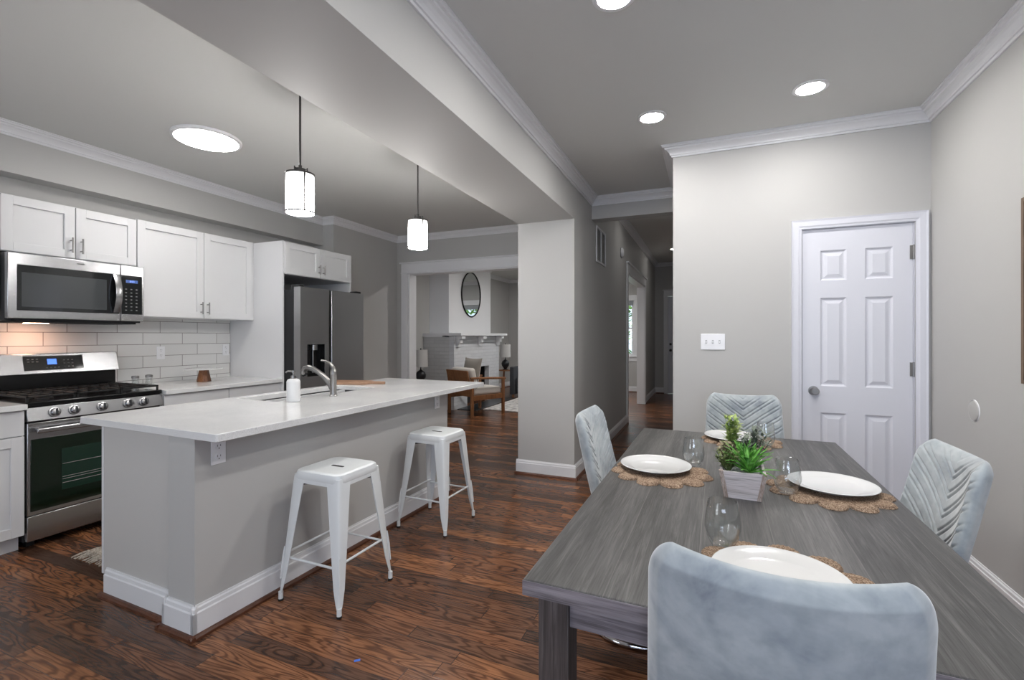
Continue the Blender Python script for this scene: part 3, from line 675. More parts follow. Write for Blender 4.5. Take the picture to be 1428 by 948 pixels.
# left door with a recess for the dispenser
dy0, dy1, dz0, dz1 = 3.50, 3.73, 0.93, 1.25
def door_with_hole(y0, y1, z0, z1, hy0, hy1, hz0, hz1, x0, x1):
    bm = boxes([(x0, x1, y0, hy0, z0, z1), (x0, x1, hy1, y1, z0, z1), (x0, x1, hy0, hy1, z0, hz0), (x0, x1, hy0, hy1, hz1, z1), (x0, x1-0.06, hy0, hy1, hz0, hz1)])
    return bm
ld = obj('door', door_with_hole(FY0, FS-0.012, 0.06, 1.815, dy0, dy1, dz0, dz1, FX-0.085, FX), M_FRIDGE, t, world=True)
dp = obj('dispenser', boxes([(FX-0.060, FX-0.055, dy0, dy1, dz0, dz1), (FX-0.055, FX-0.002, dy0, dy0+0.006, dz0, dz1), (FX-0.055, FX-0.002, dy1-0.006, dy1, dz0, dz1), (FX-0.055, FX-0.002, dy0, dy1, dz1-0.006, dz1), (FX-0.055, FX+0.004, dy0, dy1, dz0, dz0+0.012)]), M_BLACK, ld, world=True)
bm = B(); cyl(bm, (FX-0.035, 3.615, 1.19), (FX-0.035, 3.615, 1.245), 0.035, 18); cyl(bm, (FX-0.045, 3.615, 0.96), (FX-0.045, 3.615, 1.19), 0.009, 10)
obj('dispenser_nozzle', bm, M_NICKEL, ld, world=True, smooth=True)
rd = obj('door', boxes([(FX-0.085, FX, FS+0.026, FY1, 0.06, 1.815)]), M_FRIDGE, t, world=True, bevel=0.006)
obj('pocket_handle', boxes([(FX-0.085, FX-0.035, FS-0.011, FS+0.025, 0.06, 1.81)]), M_DARK, t, world=True)
for y in (FY0+0.04, FY1-0.05):
    obj('hinge_cover', boxes([(FX-0.13, FX-0.03, y-0.035, y+0.035, 1.79, 1.84)]), M_DKGREY, t, world=True, bevel=0.004)

# ------------------------------------------------------------------ island
IR = -0.0259
isl = thing('kitchen_island', 'grey kitchen island with white baseboard under the long quartz counter', 'kitchen island', (-2.10, 1.375, 0), IR)
LEN = 2.09
obj('knee_wall', boxes([(-0.19, 0, 0, LEN, 0, 0.878)]), M_WALL, isl)
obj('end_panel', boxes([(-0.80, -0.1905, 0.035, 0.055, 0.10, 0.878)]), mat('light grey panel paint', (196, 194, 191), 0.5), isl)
obj('end_panel', boxes([(-0.80, -0.1905, LEN-0.04, LEN-0.02, 0.10, 0.878)]), M_CAB, isl)
obj('cabinet_floor', boxes([(-0.80, -0.1905, 0.0555, LEN-0.0405, 0.10, 0.118)]), M_CAB, isl)
obj('cabinet_front', boxes([(-0.80, -0.782, 0.0555, LEN-0.0405, 0.118, 0.878)]), M_CAB, isl)
obj('corner_strip', boxes([(-0.818, -0.8005, 0.033, 0.075, 0.10, 0.878)]), M_CAB, isl, bevel=0.002)
obj('toe_kick', boxes([(-0.76, -0.1905, 0.05, LEN-0.03, 0, 0.10)]), M_CAB, isl)
for i in range(4):
    y0 = 0.08+i*0.495; bm = B(); shaker(bm, -0.8005, y0, y0+0.49, 0.104, 0.872, s=-1)
    obj('door', bm, M_CAB, isl, bevel=0.0012)
def bb_local(name, pts, h=0.135, shoe=False):
    """baseboard following the open polyline pts, thickness to the left of travel"""
    pass
def bbox_run(bm, x0, x1, y0, y1, nx, ny, prof):
    # profile extruded; nx,ny outward normal
    d = Vector((x1-x0, y1-y0, 0)); nn = Vector((nx, ny, 0)); P0 = Vector((x0, y0, 0)); P1 = Vector((x1, y1, 0))
    A = [bm.verts.new(P0+nn*o+Vector((0, 0, z))) for o, z in prof]; Bv = [bm.verts.new(P1+nn*o+Vector((0, 0, z))) for o, z in prof]; k = len(prof)
    for i in range(k): bm.faces.new((A[i], A[(i+1) % k], Bv[(i+1) % k], Bv[i]))
    bm.faces.new(A[::-1]); bm.faces.new(Bv)
PB = [(0, 0), (0.018, 0), (0.018, 0.108), (0.013, 0.113), (0.012, 0.128), (0.007, 0.133), (0.006, 0.140), (0, 0.140)]
PS = [(0.018, 0), (0.038, 0), (0.036, 0.010), (0.028, 0.019), (0.018, 0.020)]
bm = B()
bbox_run(bm, 0, 0, -0.018, LEN+0.018, 1, 0, PB); bbox_run(bm, -0.208, 0.018, 0, 0, 0, -1, PB); bbox_run(bm, -0.19, -0.19, -0.018, 0.03, -1, 0, PB)
bbox_run(bm, -0.765, -0.19, 0.035, 0.035, 0, -1, PB); bbox_run(bm, -0.19, 0.018, LEN, LEN, 0, 1, PB)
obj('baseboard', bm, M_TRIM, isl)
bm = B()
bbox_run(bm, 0, 0, -0.038, LEN+0.038, 1, 0, PS); bbox_run(bm, -0.228, 0.038, 0, 0, 0, -1, PS); bbox_run(bm, -0.19, -0.19, -0.038, 0.0, -1, 0, PS)
bbox_run(bm, -0.785, -0.21, 0.035, 0.035, 0, -1, PS); bbox_run(bm, -0.19, 0.03, LEN, LEN, 0, 1, PS)
obj('shoe_moulding', bm, M_SHOE, isl)
def outlet(label, M, name='wall_outlet', root=None):
    """duplex outlet: local x right, z up, face to -y"""
    t = thing(name, label, 'outlet', (0, 0, 0)); t.matrix_world = M; WORLD[t.name] = M.copy()
    t.location = M.to_translation(); t.rotation_euler = M.to_euler()
    obj('plate', boxes([(-0.035, 0.035, -0.005, 0, -0.058, 0.058)]), M_PLASTIC, t, bevel=0.002)
    for z in (-0.024, 0.024):
        bm = B(); lathe(bm, [(0.017, -0.0075), (0.017, -0.004)], (0, 0, z), 20, 'Y'); s = obj('socket', bm, M_PLASTIC, t)
        obj('slots', boxes([(-0.008, -0.006, -0.0078, -0.0074, z, z+0.009), (0.006, 0.008, -0.0078, -0.0074, z, z+0.009), (-0.002, 0.002, -0.0078, -0.0074, z-0.011, z-0.006)]), M_DARK, s)
    return t
IM = Matrix.Translation((-2.10, 1.375, 0)) @ Matrix.Rotation(IR, 4, 'Z')
RP = Matrix.Rotation(PI/2, 4, 'Z')  # faces +x
outlet('white duplex outlet under the near corner of the island counter', IM @ Matrix.Translation((0.001, 0.105, 0.80)) @ RP)
outlet('white duplex outlet at the far end of the island side', IM @ Matrix.Translation((0.001, 1.93, 0.80)) @ RP)
outlet('white duplex outlet on the tile backsplash left of the cake stand', Matrix.Translation((XL+0.011, 2.71, 1.18)) @ RP)
outlet('white duplex outlet on the tile backsplash beside the tall panel', Matrix.Translation((XL+0.011, 3.335, 1.19)) @ RP)

# countertop with sink cut-out (island frame)
SX0, SX1, SY0, SY1 = -0.93, 0.165, -0.012, 2.455
HX0, HX1, HY0, HY1 = -0.85, -0.46, 0.80, 1.72
def slab_hole(x0, x1, y0, y1, hx0, hx1, hy0, hy1, z0, z1, rc=0.012):
    bm = B(); xs = [x0, hx0, hx1, x1]; ys = [y0, hy0, hy1, y1]; g = {}
    for k, z in enumerate((z0, z1)):
        for i, x in enumerate(xs):
            for j, y in enumerate(ys): g[i, j, k] = bm.verts.new((x, y, z))
    for k in (0, 1):
        for i in range(3):
            for j in range(3):
                if (i, j) == (1, 1): continue
                bm.faces.new((g[i, j, k], g[i+1, j, k], g[i+1, j+1, k], g[i, j+1, k]))
    for i in range(3):
        for j in (0, 3): bm.faces.new((g[i, j, 0], g[i+1, j, 0], g[i+1, j, 1], g[i, j, 1]))
        for j in (0, 3): bm.faces.new((g[j, i, 0], g[j, i+1, 0], g[j, i+1, 1], g[j, i, 1]))
    for a, b_ in (((1, 1), (2, 1)), ((2, 1), (2, 2)), ((2, 2), (1, 2)), ((1, 2), (1, 1))): bm.faces.new((g[(*a, 0)], g[(*b_, 0)], g[(*b_, 1)], g[(*a, 1)]))
    # round the outer vertical corners
    bm.edges.ensure_lookup_table(); es = [e for e in bm.edges if abs(e.verts[0].co.z-e.verts[1].co.z) > 0.01 and all((abs(v.co.x-x0) < 1e-6 or abs(v.co.x-x1) < 1e-6) and (abs(v.co.y-y0) < 1e-6 or abs(v.co.y-y1) < 1e-6) for v in e.verts)]
    bmesh.ops.bevel(bm, geom=es, offset=rc, segments=4, affect='EDGES', profile=0.5)
    return bm
ct = obj('island_countertop', slab_hole(SX0, SX1, SY0, SY1, HX0, HX1, HY0, HY1, 0.8785, 0.914), M_QZ, bevel=0.003); ct.location = (-2.10, 1.375, 0); ct.rotation_euler = (0, 0, IR)
tag(ct, 'long white speckled quartz countertop on top of the kitchen island', 'countertop')
sk = thing('sink', 'stainless undermount sink set into the island counter', 'sink', (-2.10, 1.375, 0), IR)
bm = B(); th = 0.003; zb = 0.70
for b_ in ((HX0-0.012, HX0-0.001, HY0-0.012, HY1+0.012, zb, 0.8775), (HX1+0.001, HX1+0.012, HY0-0.012, HY1+0.012, zb, 0.8775), (HX0, HX1, HY0-0.012, HY0-0.001, zb, 0.8775), (HX0, HX1, HY1+0.001, HY1+0.012, zb, 0.8775), (HX0-0.012, HX1+0.012, HY0-0.012, HY1+0.012, zb-0.004, zb), (HX0, HX1, 1.19, 1.21, zb, 0.85)): box(bm, *b_)
obj('basin', bm, mat('satin sink steel', (92, 92, 94), 0.4, 1.0), sk, bevel=0.002)
for y in (0.98, 1.42):
    bm = B(); lathe(bm, [(0.04, zb+0.002), (0.035, zb+0.004), (0.0, zb+0.002)], (-0.62, y, 0), 20); obj('drain', bm, M_NICKEL, sk, smooth=True)
# faucet
fa = thing('faucet', 'brushed nickel pull-out faucet with top lever beside the island sink', 'faucet', (-2.42, 2.545, 0.9142), 0.15)
bm = B(); lathe(bm, [(0.028, 0), (0.028, 0.006), (0.023, 0.010), (0.022, 0.145), (0.0235, 0.150), (0.0235, 0.156), (0.020, 0.165), (0.021, 0.178), (0.012, 0.196), (0, 0.198)], (0, 0, 0), 24); obj('base', bm, M_NICKEL, fa, smooth=True)
bm = B(); tube(bm, [(-0.005, 0, 0.05), (-0.03, 0, 0.09), (-0.075, 0, 0.135), (-0.12, 0, 0.165), (-0.165, 0, 0.188), (-0.20, 0, 0.196), (-0.228, 0, 0.188), (-0.243, 0, 0.165), (-0.246, 0, 0.146)], [0.022, 0.020, 0.0175, 0.017, 0.018, 0.020, 0.0205, 0.021, 0.019], 16); obj('spout', bm, M_NICKEL, fa, smooth=True)
bm = B(); tube(bm, [(-0.245, 0, 0.148), (-0.245, 0, 0.142), (-0.215, 0, 0.150)], [0.017, 0.012, 0.008], 14); obj('spray_head', bm, M_DKGREY, fa, smooth=True)
bm = B(); tube(bm, [(0.008, 0, 0.165), (0.0, 0, 0.195), (-0.025, 0, 0.225), (-0.06, 0, 0.243), (-0.098, 0, 0.247)], [0.019, 0.016, 0.011, 0.008, 0.006], 14); obj('lever', bm, M_NICKEL, fa, smooth=True)
# soap dispenser
so = thing('soap_dispenser', 'white ribbed soap bottle with pump on island counter', 'soap dispenser', (-2.455, 2.235, 0.9142), 0.5)
bm = B(); prof = [(0.036, 0.0), (0.04, 0.004)]
for i in range(24): prof.append((0.0405 + (0.0012 if i % 2 else 0), 0.008+i*0.005))
prof += [(0.0395, 0.132), (0.034, 0.142), (0.022, 0.146), (0.015, 0.147)]; lathe(bm, prof, (0, 0, 0), 32); obj('bottle', bm, M_SOAP, so, smooth=True)
bm = B(); lathe(bm, [(0.016, 0.146), (0.016, 0.165), (0.006, 0.168), (0.006, 0.185), (0.012, 0.187), (0.012, 0.198), (0, 0.199)], (0, 0, 0), 18); tube(bm, [(0, 0, 0.192), (-0.035, 0, 0.194), (-0.048, 0, 0.186)], 0.0055, 10); obj('pump', bm, M_NICKEL, so, smooth=True)
# cutting board
cbm = B()
out = []
def arc(cx, cy, r, a0, a1, k=6): return [(cx+r*math.cos(math.radians(a0+(a1-a0)*i/k)), cy+r*math.sin(math.radians(a0+(a1-a0)*i/k))) for i in range(k+1)]
out = arc(-0.20, -0.08, 0.02, 180, 270)+arc(0.10, -0.07, 0.03, 270, 330)+[(0.15, -0.028)]+arc(0.245, -0.002, 0.026, 270, 450, 8)+[(0.15, 0.028)]+arc(0.10, 0.07, 0.03, 30, 90)+arc(-0.20, 0.08, 0.02, 90, 180)
prism(cbm, out, 0, 0.022); cb = obj('cutting_board', cbm, M_BOARD, bevel=0.004); cb.location = (-2.86, 3.27, 0.9144); cb.rotation_euler = (0, 0, 0.30)
tag(cb, 'brown wooden paddle cutting board lying on the island counter', 'cutting board')

# cake stand and shakers on the side counter
cs = thing('cake_stand', 'white plate stand on tapered brown wooden base near the backsplash', 'cake stand', (-4.30, 2.90, 0.9142))
bm = B(); lathe(bm, [(0.062, 0), (0.06, 0.004), (0.040, 0.10), (0.042, 0.108)], (0, 0, 0), 8); obj('base', bm, M_STAND, cs, bevel=0.003)
bm = B(); lathe(bm, [(0.05, 0.1082), (0.155, 0.112), (0.16, 0.119), (0.158, 0.123), (0, 0.121)], (0, 0, 0), 40); obj('plate', bm, M_CERAMIC, cs, smooth=True)
shk = None
for i, (x, y, lab) in enumerate(((-4.47, 2.43, 'glass spice shaker with metal lid nearer the range'), (-4.47, 2.535, 'glass spice shaker with metal lid farther from the range'))):
    s = thing('spice_shaker', lab, 'shaker', (x, y, 0.9142), 0, 'spice shakers beside the range')
    bm = B(); lathe(bm, [(0.026, 0), (0.028, 0.004), (0.024, 0.045), (0.026, 0.062), (0.022, 0.0625), (0.020, 0.045), (0.024, 0.006), (0, 0.005)], (0, 0, 0), 20); obj('jar', bm, M_GLASS, s, smooth=True)
    bm = B(); lathe(bm, [(0.027, 0.0626), (0.027, 0.08), (0.02, 0.084), (0, 0.084)], (0, 0, 0), 20); obj('lid', bm, M_NICKEL, s, smooth=True)

# small fringed rug beside the range
rg_ = thing('fringed_rug', 'cream cotton rug with fringed end on kitchen floor by the range', 'rug', (-3.25, 2.2, 0))
bm = B(); nx, ny = 14, 50; V = [[bm.verts.new((-3.53+0.50*i/nx, 1.66+1.2*j/ny, 0.008+0.003*math.sin(j*1.3)+0.002*math.sin(i*2.1+j))) for j in range(ny+1)] for i in range(nx+1)]
for i in range(nx):
    for j in range(ny): bm.faces.new((V[i][j], V[i+1][j], V[i+1][j+1], V[i][j+1]))
r_ = bmesh.ops.extrude_face_region(bm, geom=bm.faces[:])
for v in r_['geom']:
    if isinstance(v, bmesh.types.BMVert): v.co.z = 0.001
obj('weave', bm, M_RUG, rg_, world=True, smooth=True)
bm = B()
for i in range(44):
    x = -3.53+0.50*i/43; a = random.uniform(-0.02, 0.02); z = random.uniform(0.004, 0.012)
    tube(bm, [(x, 1.665, 0.01), (x+a*0.4, 1.63, z+0.004), (x+a, 1.585+random.uniform(-0.012, 0.012), 0.004)], [0.0045, 0.0040, 0.003], 5)
obj('fringe', bm, M_RUG, rg_, world=True, smooth=True)

# ------------------------------------------------------------------ stools
def make_stool(label):
    t = thing('metal_stool', label, 'stool', (0, 0, 0), 0, 'white metal stools at the island')
    S = 0.148; Z = 0.655
    # seat: rounded square pan with slot
    bm = B(); L = []
    def rsq(h, r, z, k=5):
        pts = []
        for cx, cy, a in ((h-r, h-r, 0), (-(h-r), h-r, 90), (-(h-r), -(h-r), 180), (h-r, -(h-r), 270)):
            for i in range(k+1):
                q = math.radians(a+90*i/k); pts.append(bm.verts.new((cx+r*math.cos(q), cy+r*math.sin(q), z)))
        return pts
    for h, r, z in ((S+0.004, 0.04, Z-0.045), (S+0.006, 0.042, Z-0.040), (S+0.005, 0.042, Z-0.020), (S+0.001, 0.042, Z-0.006), (S-0.008, 0.04, Z), (S-0.022, 0.036, Z-0.001), (0.07, 0.03, Z-0.005)): L.append(rsq(h, r, z))
    for a, b_ in zip(L, L[1:]):
        for j in range(len(a)): bm.faces.new((a[j], a[(j+1) % len(a)], b_[(j+1) % len(a)], b_[j]))
    bm.faces.new(L[-1]); seat = obj('seat', bm, M_WMETAL, t, smooth=True)
    bm = B(); prism(bm, arc(-0.032, 0, 0.009, 90, 270)+arc(0.032, 0, 0.009, -90, 90), Z-0.0052, Z-0.0042); obj('grip_slot', bm, M_DARK, seat)
    for sx in (-1, 1):
        for sy in (-1, 1):
            # angle-section leg, wide at the top and tapering to the foot
            bm = B(); lv = []
            for k, (z, off, w_) in enumerate(((Z-0.022, S+0.002, 0.085), (Z-0.06, S+0.006, 0.076), (0.30, 0.178, 0.052), (0.12, 0.192, 0.036), (0.06, 0.197, 0.024), (0.028, 0.199, 0.014))):
                o2 = off; lv.append([bm.verts.new(v) for v in ((sx*o2, sy*(o2-w_), z), (sx*o2, sy*(o2-0.012), z), (sx*(o2-0.004), sy*(o2-0.004), z), (sx*(o2-0.012), sy*o2, z), (sx*(o2-w_), sy*o2, z), (sx*(o2-w_), sy*(o2-0.003), z), (sx*(o2-0.012), sy*(o2-0.010), z), (sx*(o2-0.003), sy*(o2-w_), z))])
            for a, b_ in zip(lv, lv[1:]):
                for j in range(8): bm.faces.new((a[j], a[(j+1) % 8], b_[(j+1) % 8], b_[j]))
            bm.faces.new(lv[0]); bm.faces.new(lv[-1][::-1])
            leg = obj('leg', bm, M_WMETAL, t, smooth=True)
            bm = B(); cyl(bm, (sx*0.191, sy*0.191, 0.008), (sx*0.191, sy*0.191, 0.045), 0.0115, 14); obj('foot_sleeve', bm, M_WMETAL, leg, smooth=True)
            bm = B(); cyl(bm, (sx*0.191, sy*0.191, 0.0), (sx*0.191, sy*0.191, 0.010), 0.0125, 14); obj('rubber_foot', bm, M_RUB, leg)
            # pressed rib on the outer faces
            bm = B(); tube(bm, [(sx*0.1785, sy*0.1785, 0.27), (sx*0.184, sy*0.184, 0.20), (sx*0.191, sy*0.191, 0.11)], [0.003, 0.0065, 0.004], 8); obj('rib', bm, M_WMETAL, leg, smooth=True)
    for a, b_, z in (((-1, -1), (1, -1), 0.215), ((-1, 1), (1, 1), 0.215), ((-1, -1), (-1, 1), 0.235), ((1, -1), (1, 1), 0.235)):
        bm = B(); q = 0.172; cyl(bm, (a[0]*q, a[1]*q, z), (b_[0]*q, b_[1]*q, z), 0.006, 8); obj('stretcher', bm, M_WMETAL, t, smooth=True)
    bm = B()
    for s in (1, -1): cyl(bm, (-0.14, -0.14*s, Z-0.075-0.004*s), (0.14, 0.14*s, Z-0.075-0.004*s), 0.005, 8)
    obj('cross_brace', bm, M_DKGREY, t)
    for s, axis in ((1, 0), (-1, 0), (1, 1), (-1, 1)):
        bm = B()
        if axis == 0: box(bm, -S+0.03, S-0.03, s*(S+0.003)-0.0015, s*(S+0.003)+0.0015, Z-0.062, Z-0.040)
        else: box(bm, s*(S+0.003)-0.0015, s*(S+0.003)+0.0015, -S+0.03, S-0.03, Z-0.062, Z-0.040)
        obj('skirt', bm, M_WMETAL, t)
    return t
s1 = make_stool('white metal backless stool nearest the camera at the island'); s1.location = (-1.80, 1.925, 0); s1.rotation_euler = (0, 0, -0.01)
s2 = copy_tree(s1); s2['label'] = 'white metal backless stool at the far end of the island'; s2.location = (-1.797, 2.90, 0); s2.rotation_euler = (0, 0, -0.03)

# ------------------------------------------------------------------ ceiling lights
def make_pendant(label, x, y):
    t = thing('pendant_light', label, 'pendant light', (x, y, 2.05), 0, 'pendant lights above the island')
    bm = B(); lathe(bm, [(0.06, H-2.05-0.022), (0.062, H-2.05-0.001)], (0, 0, 0), 28); obj('ceiling_canopy', bm, M_PMETAL, t, smooth=True)
    bm = B(); cyl(bm, (0, 0, 0.265), (0, 0, H-2.05-0.02), 0.006, 10); cyl(bm, (0, 0, 0.262), (0, 0, 0.285), 0.010, 12); obj('stem', bm, M_PMETAL, t, smooth=True)
    bm = B(); cyl(bm, (0, 0, 0.236), (0, 0, 0.264), 0.030, 20)
    for a in range(3):
        q = a*2*PI/3+0.5; box2 = [(0.040*math.cos(q), 0.040*math.sin(q), 0.236), (0.040*math.cos(q), 0.040*math.sin(q), 0.270)]; cyl(bm, box2[0], box2[1], 0.004, 8); cyl(bm, (0, 0, 0.262), (0.040*math.cos(q), 0.040*math.sin(q), 0.262), 0.003, 8)
    obj('cap', bm, M_PMETAL, t, smooth=True)
    bm = B(); lathe(bm, [(0.0, 0.232), (0.074, 0.232), (0.077, 0.228), (0.077, 0.006), (0.074, 0.002), (0.0, 0.0)], (0, 0, 0), 36); obj('glass_shade', bm, M_PEND, t, smooth=True)
    for z in (0.004, 0.226):
        bm = B(); lathe(bm, [(0.0775, z), (0.0815, z), (0.0815, z+0.009), (0.0775, z+0.009), (0.0775, z)], (0, 0, 0), 36)
        obj('metal_ring', bm, M_PMETAL, t, smooth=True)
    for a in range(3):
        q = a*2*PI/3-2.55; c_, s_ = math.cos(q), math.sin(q); bm = B(); box(bm, 0.0778, 0.082, -0.0045, 0.0045, 0.005, 0.232); bm.transform(Matrix.Rotation(q, 4, 'Z')); obj('metal_strip', bm, M_PMETAL, t)
    return t
make_pendant('glowing cylinder pendant hanging above the near half of the island', -2.21, 2.06)
make_pendant('glowing cylinder pendant hanging above the far half of the island', -2.20, 3.255)
t = thing('ceiling_light', 'round flush disc light glowing on the kitchen ceiling', 'ceiling light', (-3.42, 2.33, H-0.02))
bm = B(); lathe(bm, [(0.205, -0.004), (0.225, 0.002), (0.226, 0.019), (0.205, 0.0195), (0.205, -0.004)], (0, 0, 0), 48); obj('trim_ring', bm, M_PLASTIC, t, smooth=True)
bm = B(); lathe(bm, [(0, -0.008), (0.12, -0.008), (0.198, -0.006), (0.204, -0.001)], (0, 0, 0), 48); obj('diffuser', bm, M_DISC, t, smooth=True)
def can(label, x, y, z=H, m=None, g='recessed lights in the dining ceiling'):
    t = thing('recessed_light', label, 'ceiling light', (x, y, z-0.006), 0, g)
    bm = B(); lathe(bm, [(0.073, -0.002), (0.094, 0.0), (0.095, 0.0055), (0.073, 0.0055), (0.073, -0.002)], (0, 0, 0), 36); obj('trim_ring', bm, M_PLASTIC, t, smooth=True)
    bm = B(); lathe(bm, [(0, -0.001), (0.0725, -0.001), (0.0725, 0.004)], (0, 0, 0), 36); obj('lens', bm, m or M_CAN, t, smooth=True)
can('recessed ceiling light on the right, nearest the closet door', 0.556, 3.232)
can('recessed ceiling light nearest the hallway header', -0.348, 3.257)
can('recessed ceiling light cut off by the top photo edge', -0.374, 2.035)
can('recessed ceiling light out of frame above the dining table', 0.556, 2.03)
can('recessed ceiling light out of frame behind the near chair', 0.556, 0.55)
can('recessed ceiling light out of frame beside the beam', -0.374, 0.55)
M_HC = lampmat('hall light lens', WARM, K_HALL)
can('recessed ceiling light out of sight in the hallway', -0.6, 6.6, HH, M_HC, 'recessed lights in the hallway')
can('recessed ceiling light near the front door', -0.6, 9.6, HH, M_HC, 'recessed lights in the hallway')
M_LC = lampmat('added living room light lens', WARM, 560.0)  # unseen lamps added to lift the dim living room
can('unseen recessed light added to brighten the living room near its doorway', -2.6, 7.2, H, M_LC, 'unseen lights added in the living room')
can('unseen recessed light added to brighten the living room near its windows', -2.6, 9.6, H, M_LC, 'unseen lights added in the living room')

# ------------------------------------------------------------------ small wall fittings
t = thing('light_switch', 'white triple light switch plate on wall left of closet door', 'light switch', (0.032, YP, 1.29))
obj('plate', boxes([(-0.084, 0.084, -0.006, 0, -0.06, 0.06)]), M_PLASTIC, t, bevel=0.002)
for x in (-0.046, 0, 0.046):
    obj('toggle', boxes([(x-0.004, x+0.004, -0.016, -0.006, -0.008, 0.006)]), M_PLASTIC, t, bevel=0.001)
    obj('toggle_slot', boxes([(x-0.006, x+0.006, -0.0065, -0.0058, -0.012, 0.012)]), mat('grey slot', (150, 150, 152), 0.6), t)
t = thing('cover_plate', 'round white blank cover plate low on the right wall', 'cover plate', (XR, 3.31, 0.93))
bm = B(); lathe(bm, [(0.0, -0.008), (0.045, -0.008), (0.052, -0.006), (0.055, 0)], (0, 0, 0), 32, 'X'); obj('disc', bm, M_WALL, t, smooth=True)
bm = B(); lathe(bm, [(0.0555, -0.001), (0.058, -0.004), (0.060, 0), (0.0555, 0), (0.0555, -0.001)], (0, 0, 0), 32, 'X'); obj('rim', bm, M_PLASTIC, t, smooth=True)
t = thing('return_air_vent', 'white return air grille high on the hallway wall', 'vent', (BX1, 5.40, 2.16))
bm = boxes([(0, 0.012, -0.25, -0.225, 0, 0.40), (0, 0.012, 0.225, 0.25, 0, 0.40), (0, 0.012, -0.225, 0.225, 0, 0.022), (0, 0.012, -0.225, 0.225, 0.378, 0.40), (0, 0.012, -0.012, 0.012, 0.022, 0.378)])
obj('frame', bm, M_TRIM, t, bevel=0.002)
bm = B()
for i in range(17):
    z = 0.028+i*0.0205; prism(bm, [(0.001, z+0.010), (0.003, z+0.012), (0.011, z+0.002), (0.009, z)], -0.224, 0.224, 'Y')
obj('louvres', bm, mat('grey louvre paint', (150, 150, 150), 0.5), t)
t = thing('smoke_alarm', 'round pale alarm disc on hallway wall beyond the vent', 'smoke alarm', (BX1, 6.78, 2.52))
bm = B(); lathe(bm, [(0.07, 0), (0.068, 0.02), (0.05, 0.034), (0.02, 0.038), (0, 0.038)], (0, 0, 0), 32, 'X'); obj('disc', bm, M_PLASTIC, t, smooth=True)
bm = B(); lathe(bm, [(0.0715, 0.0), (0.0715, 0.006), (0.074, 0.006), (0.074, 0), (0.0715, 0.0)], (0, 0, 0), 32, 'X'); obj('base_ring', bm, M_DKGREY, t, smooth=True)
t = thing('framed_painting', 'blue and cream painting in thin wood frame at right photo edge', 'painting', (XR, 2.405, 1.12))
obj('frame', boxes([(-0.03, 0, -0.43, -0.412, 0, 0.835), (-0.03, 0, 0.412, 0.43, 0, 0.835), (-0.03, 0, -0.412, 0.412, 0, 0.018), (-0.03, 0, -0.412, 0.412, 0.817, 0.835)]), M_FRAMEW, t, bevel=0.001)
obj('canvas', boxes([(-0.02, -0.002, -0.411, 0.411, 0.019, 0.816)]), M_ART, t)
tp = obj('tape_scrap', boxes([(-0.012, 0.012, -0.006, 0.006, 0, 0.0008)]), M_TAPE); tp.location = (-1.332, 1.534, 0.0002); tp.rotation_euler = (0, 0, 0.7)
tag(tp, 'tiny scrap of blue tape on the hardwood floor', 'tape')

# ------------------------------------------------------------------ dining table
TX, TY, TW, TL, TR = -0.405, 1.036, 1.005, 1.99, -0.0171
tb = thing('dining_table', 'long weathered grey wooden dining table set for four', 'table', (TX, TY, 0), TR)
obj('table_top', boxes([(0, TW, 0, TL, 0.722, 0.76)]), M_TTOP, tb, bevel=0.003)
e = obj('daylit_edge_band', boxes([(-0.0012, TW+0.0012, -0.0012, 0.0, 0.7225, 0.7572)]), M_TAPR, tb)  # thin strip on the near edge only, daylight painted into its colour
LI = 0.028; LW = 0.075
for x0 in (LI, TW-LI-LW):
    for y0 in (LI, TL-LI-LW): obj('leg', boxes([(x0, x0+LW, y0, y0+LW, 0, 0.7218)]), M_TLEG, tb, bevel=0.003)
a = LI+0.012
for b_ in ((LI+LW, TW-LI-LW, a, a+0.022), (LI+LW, TW-LI-LW, TL-a-0.022, TL-a), (a, a+0.022, LI+LW, TL-LI-LW), (TW-a-0.022, TW-a, LI+LW, TL-LI-LW)):
    obj('apron', boxes([(b_[0], b_[1], b_[2], b_[3], 0.648, 0.7218)]), M_TAPR, tb, bevel=0.001)

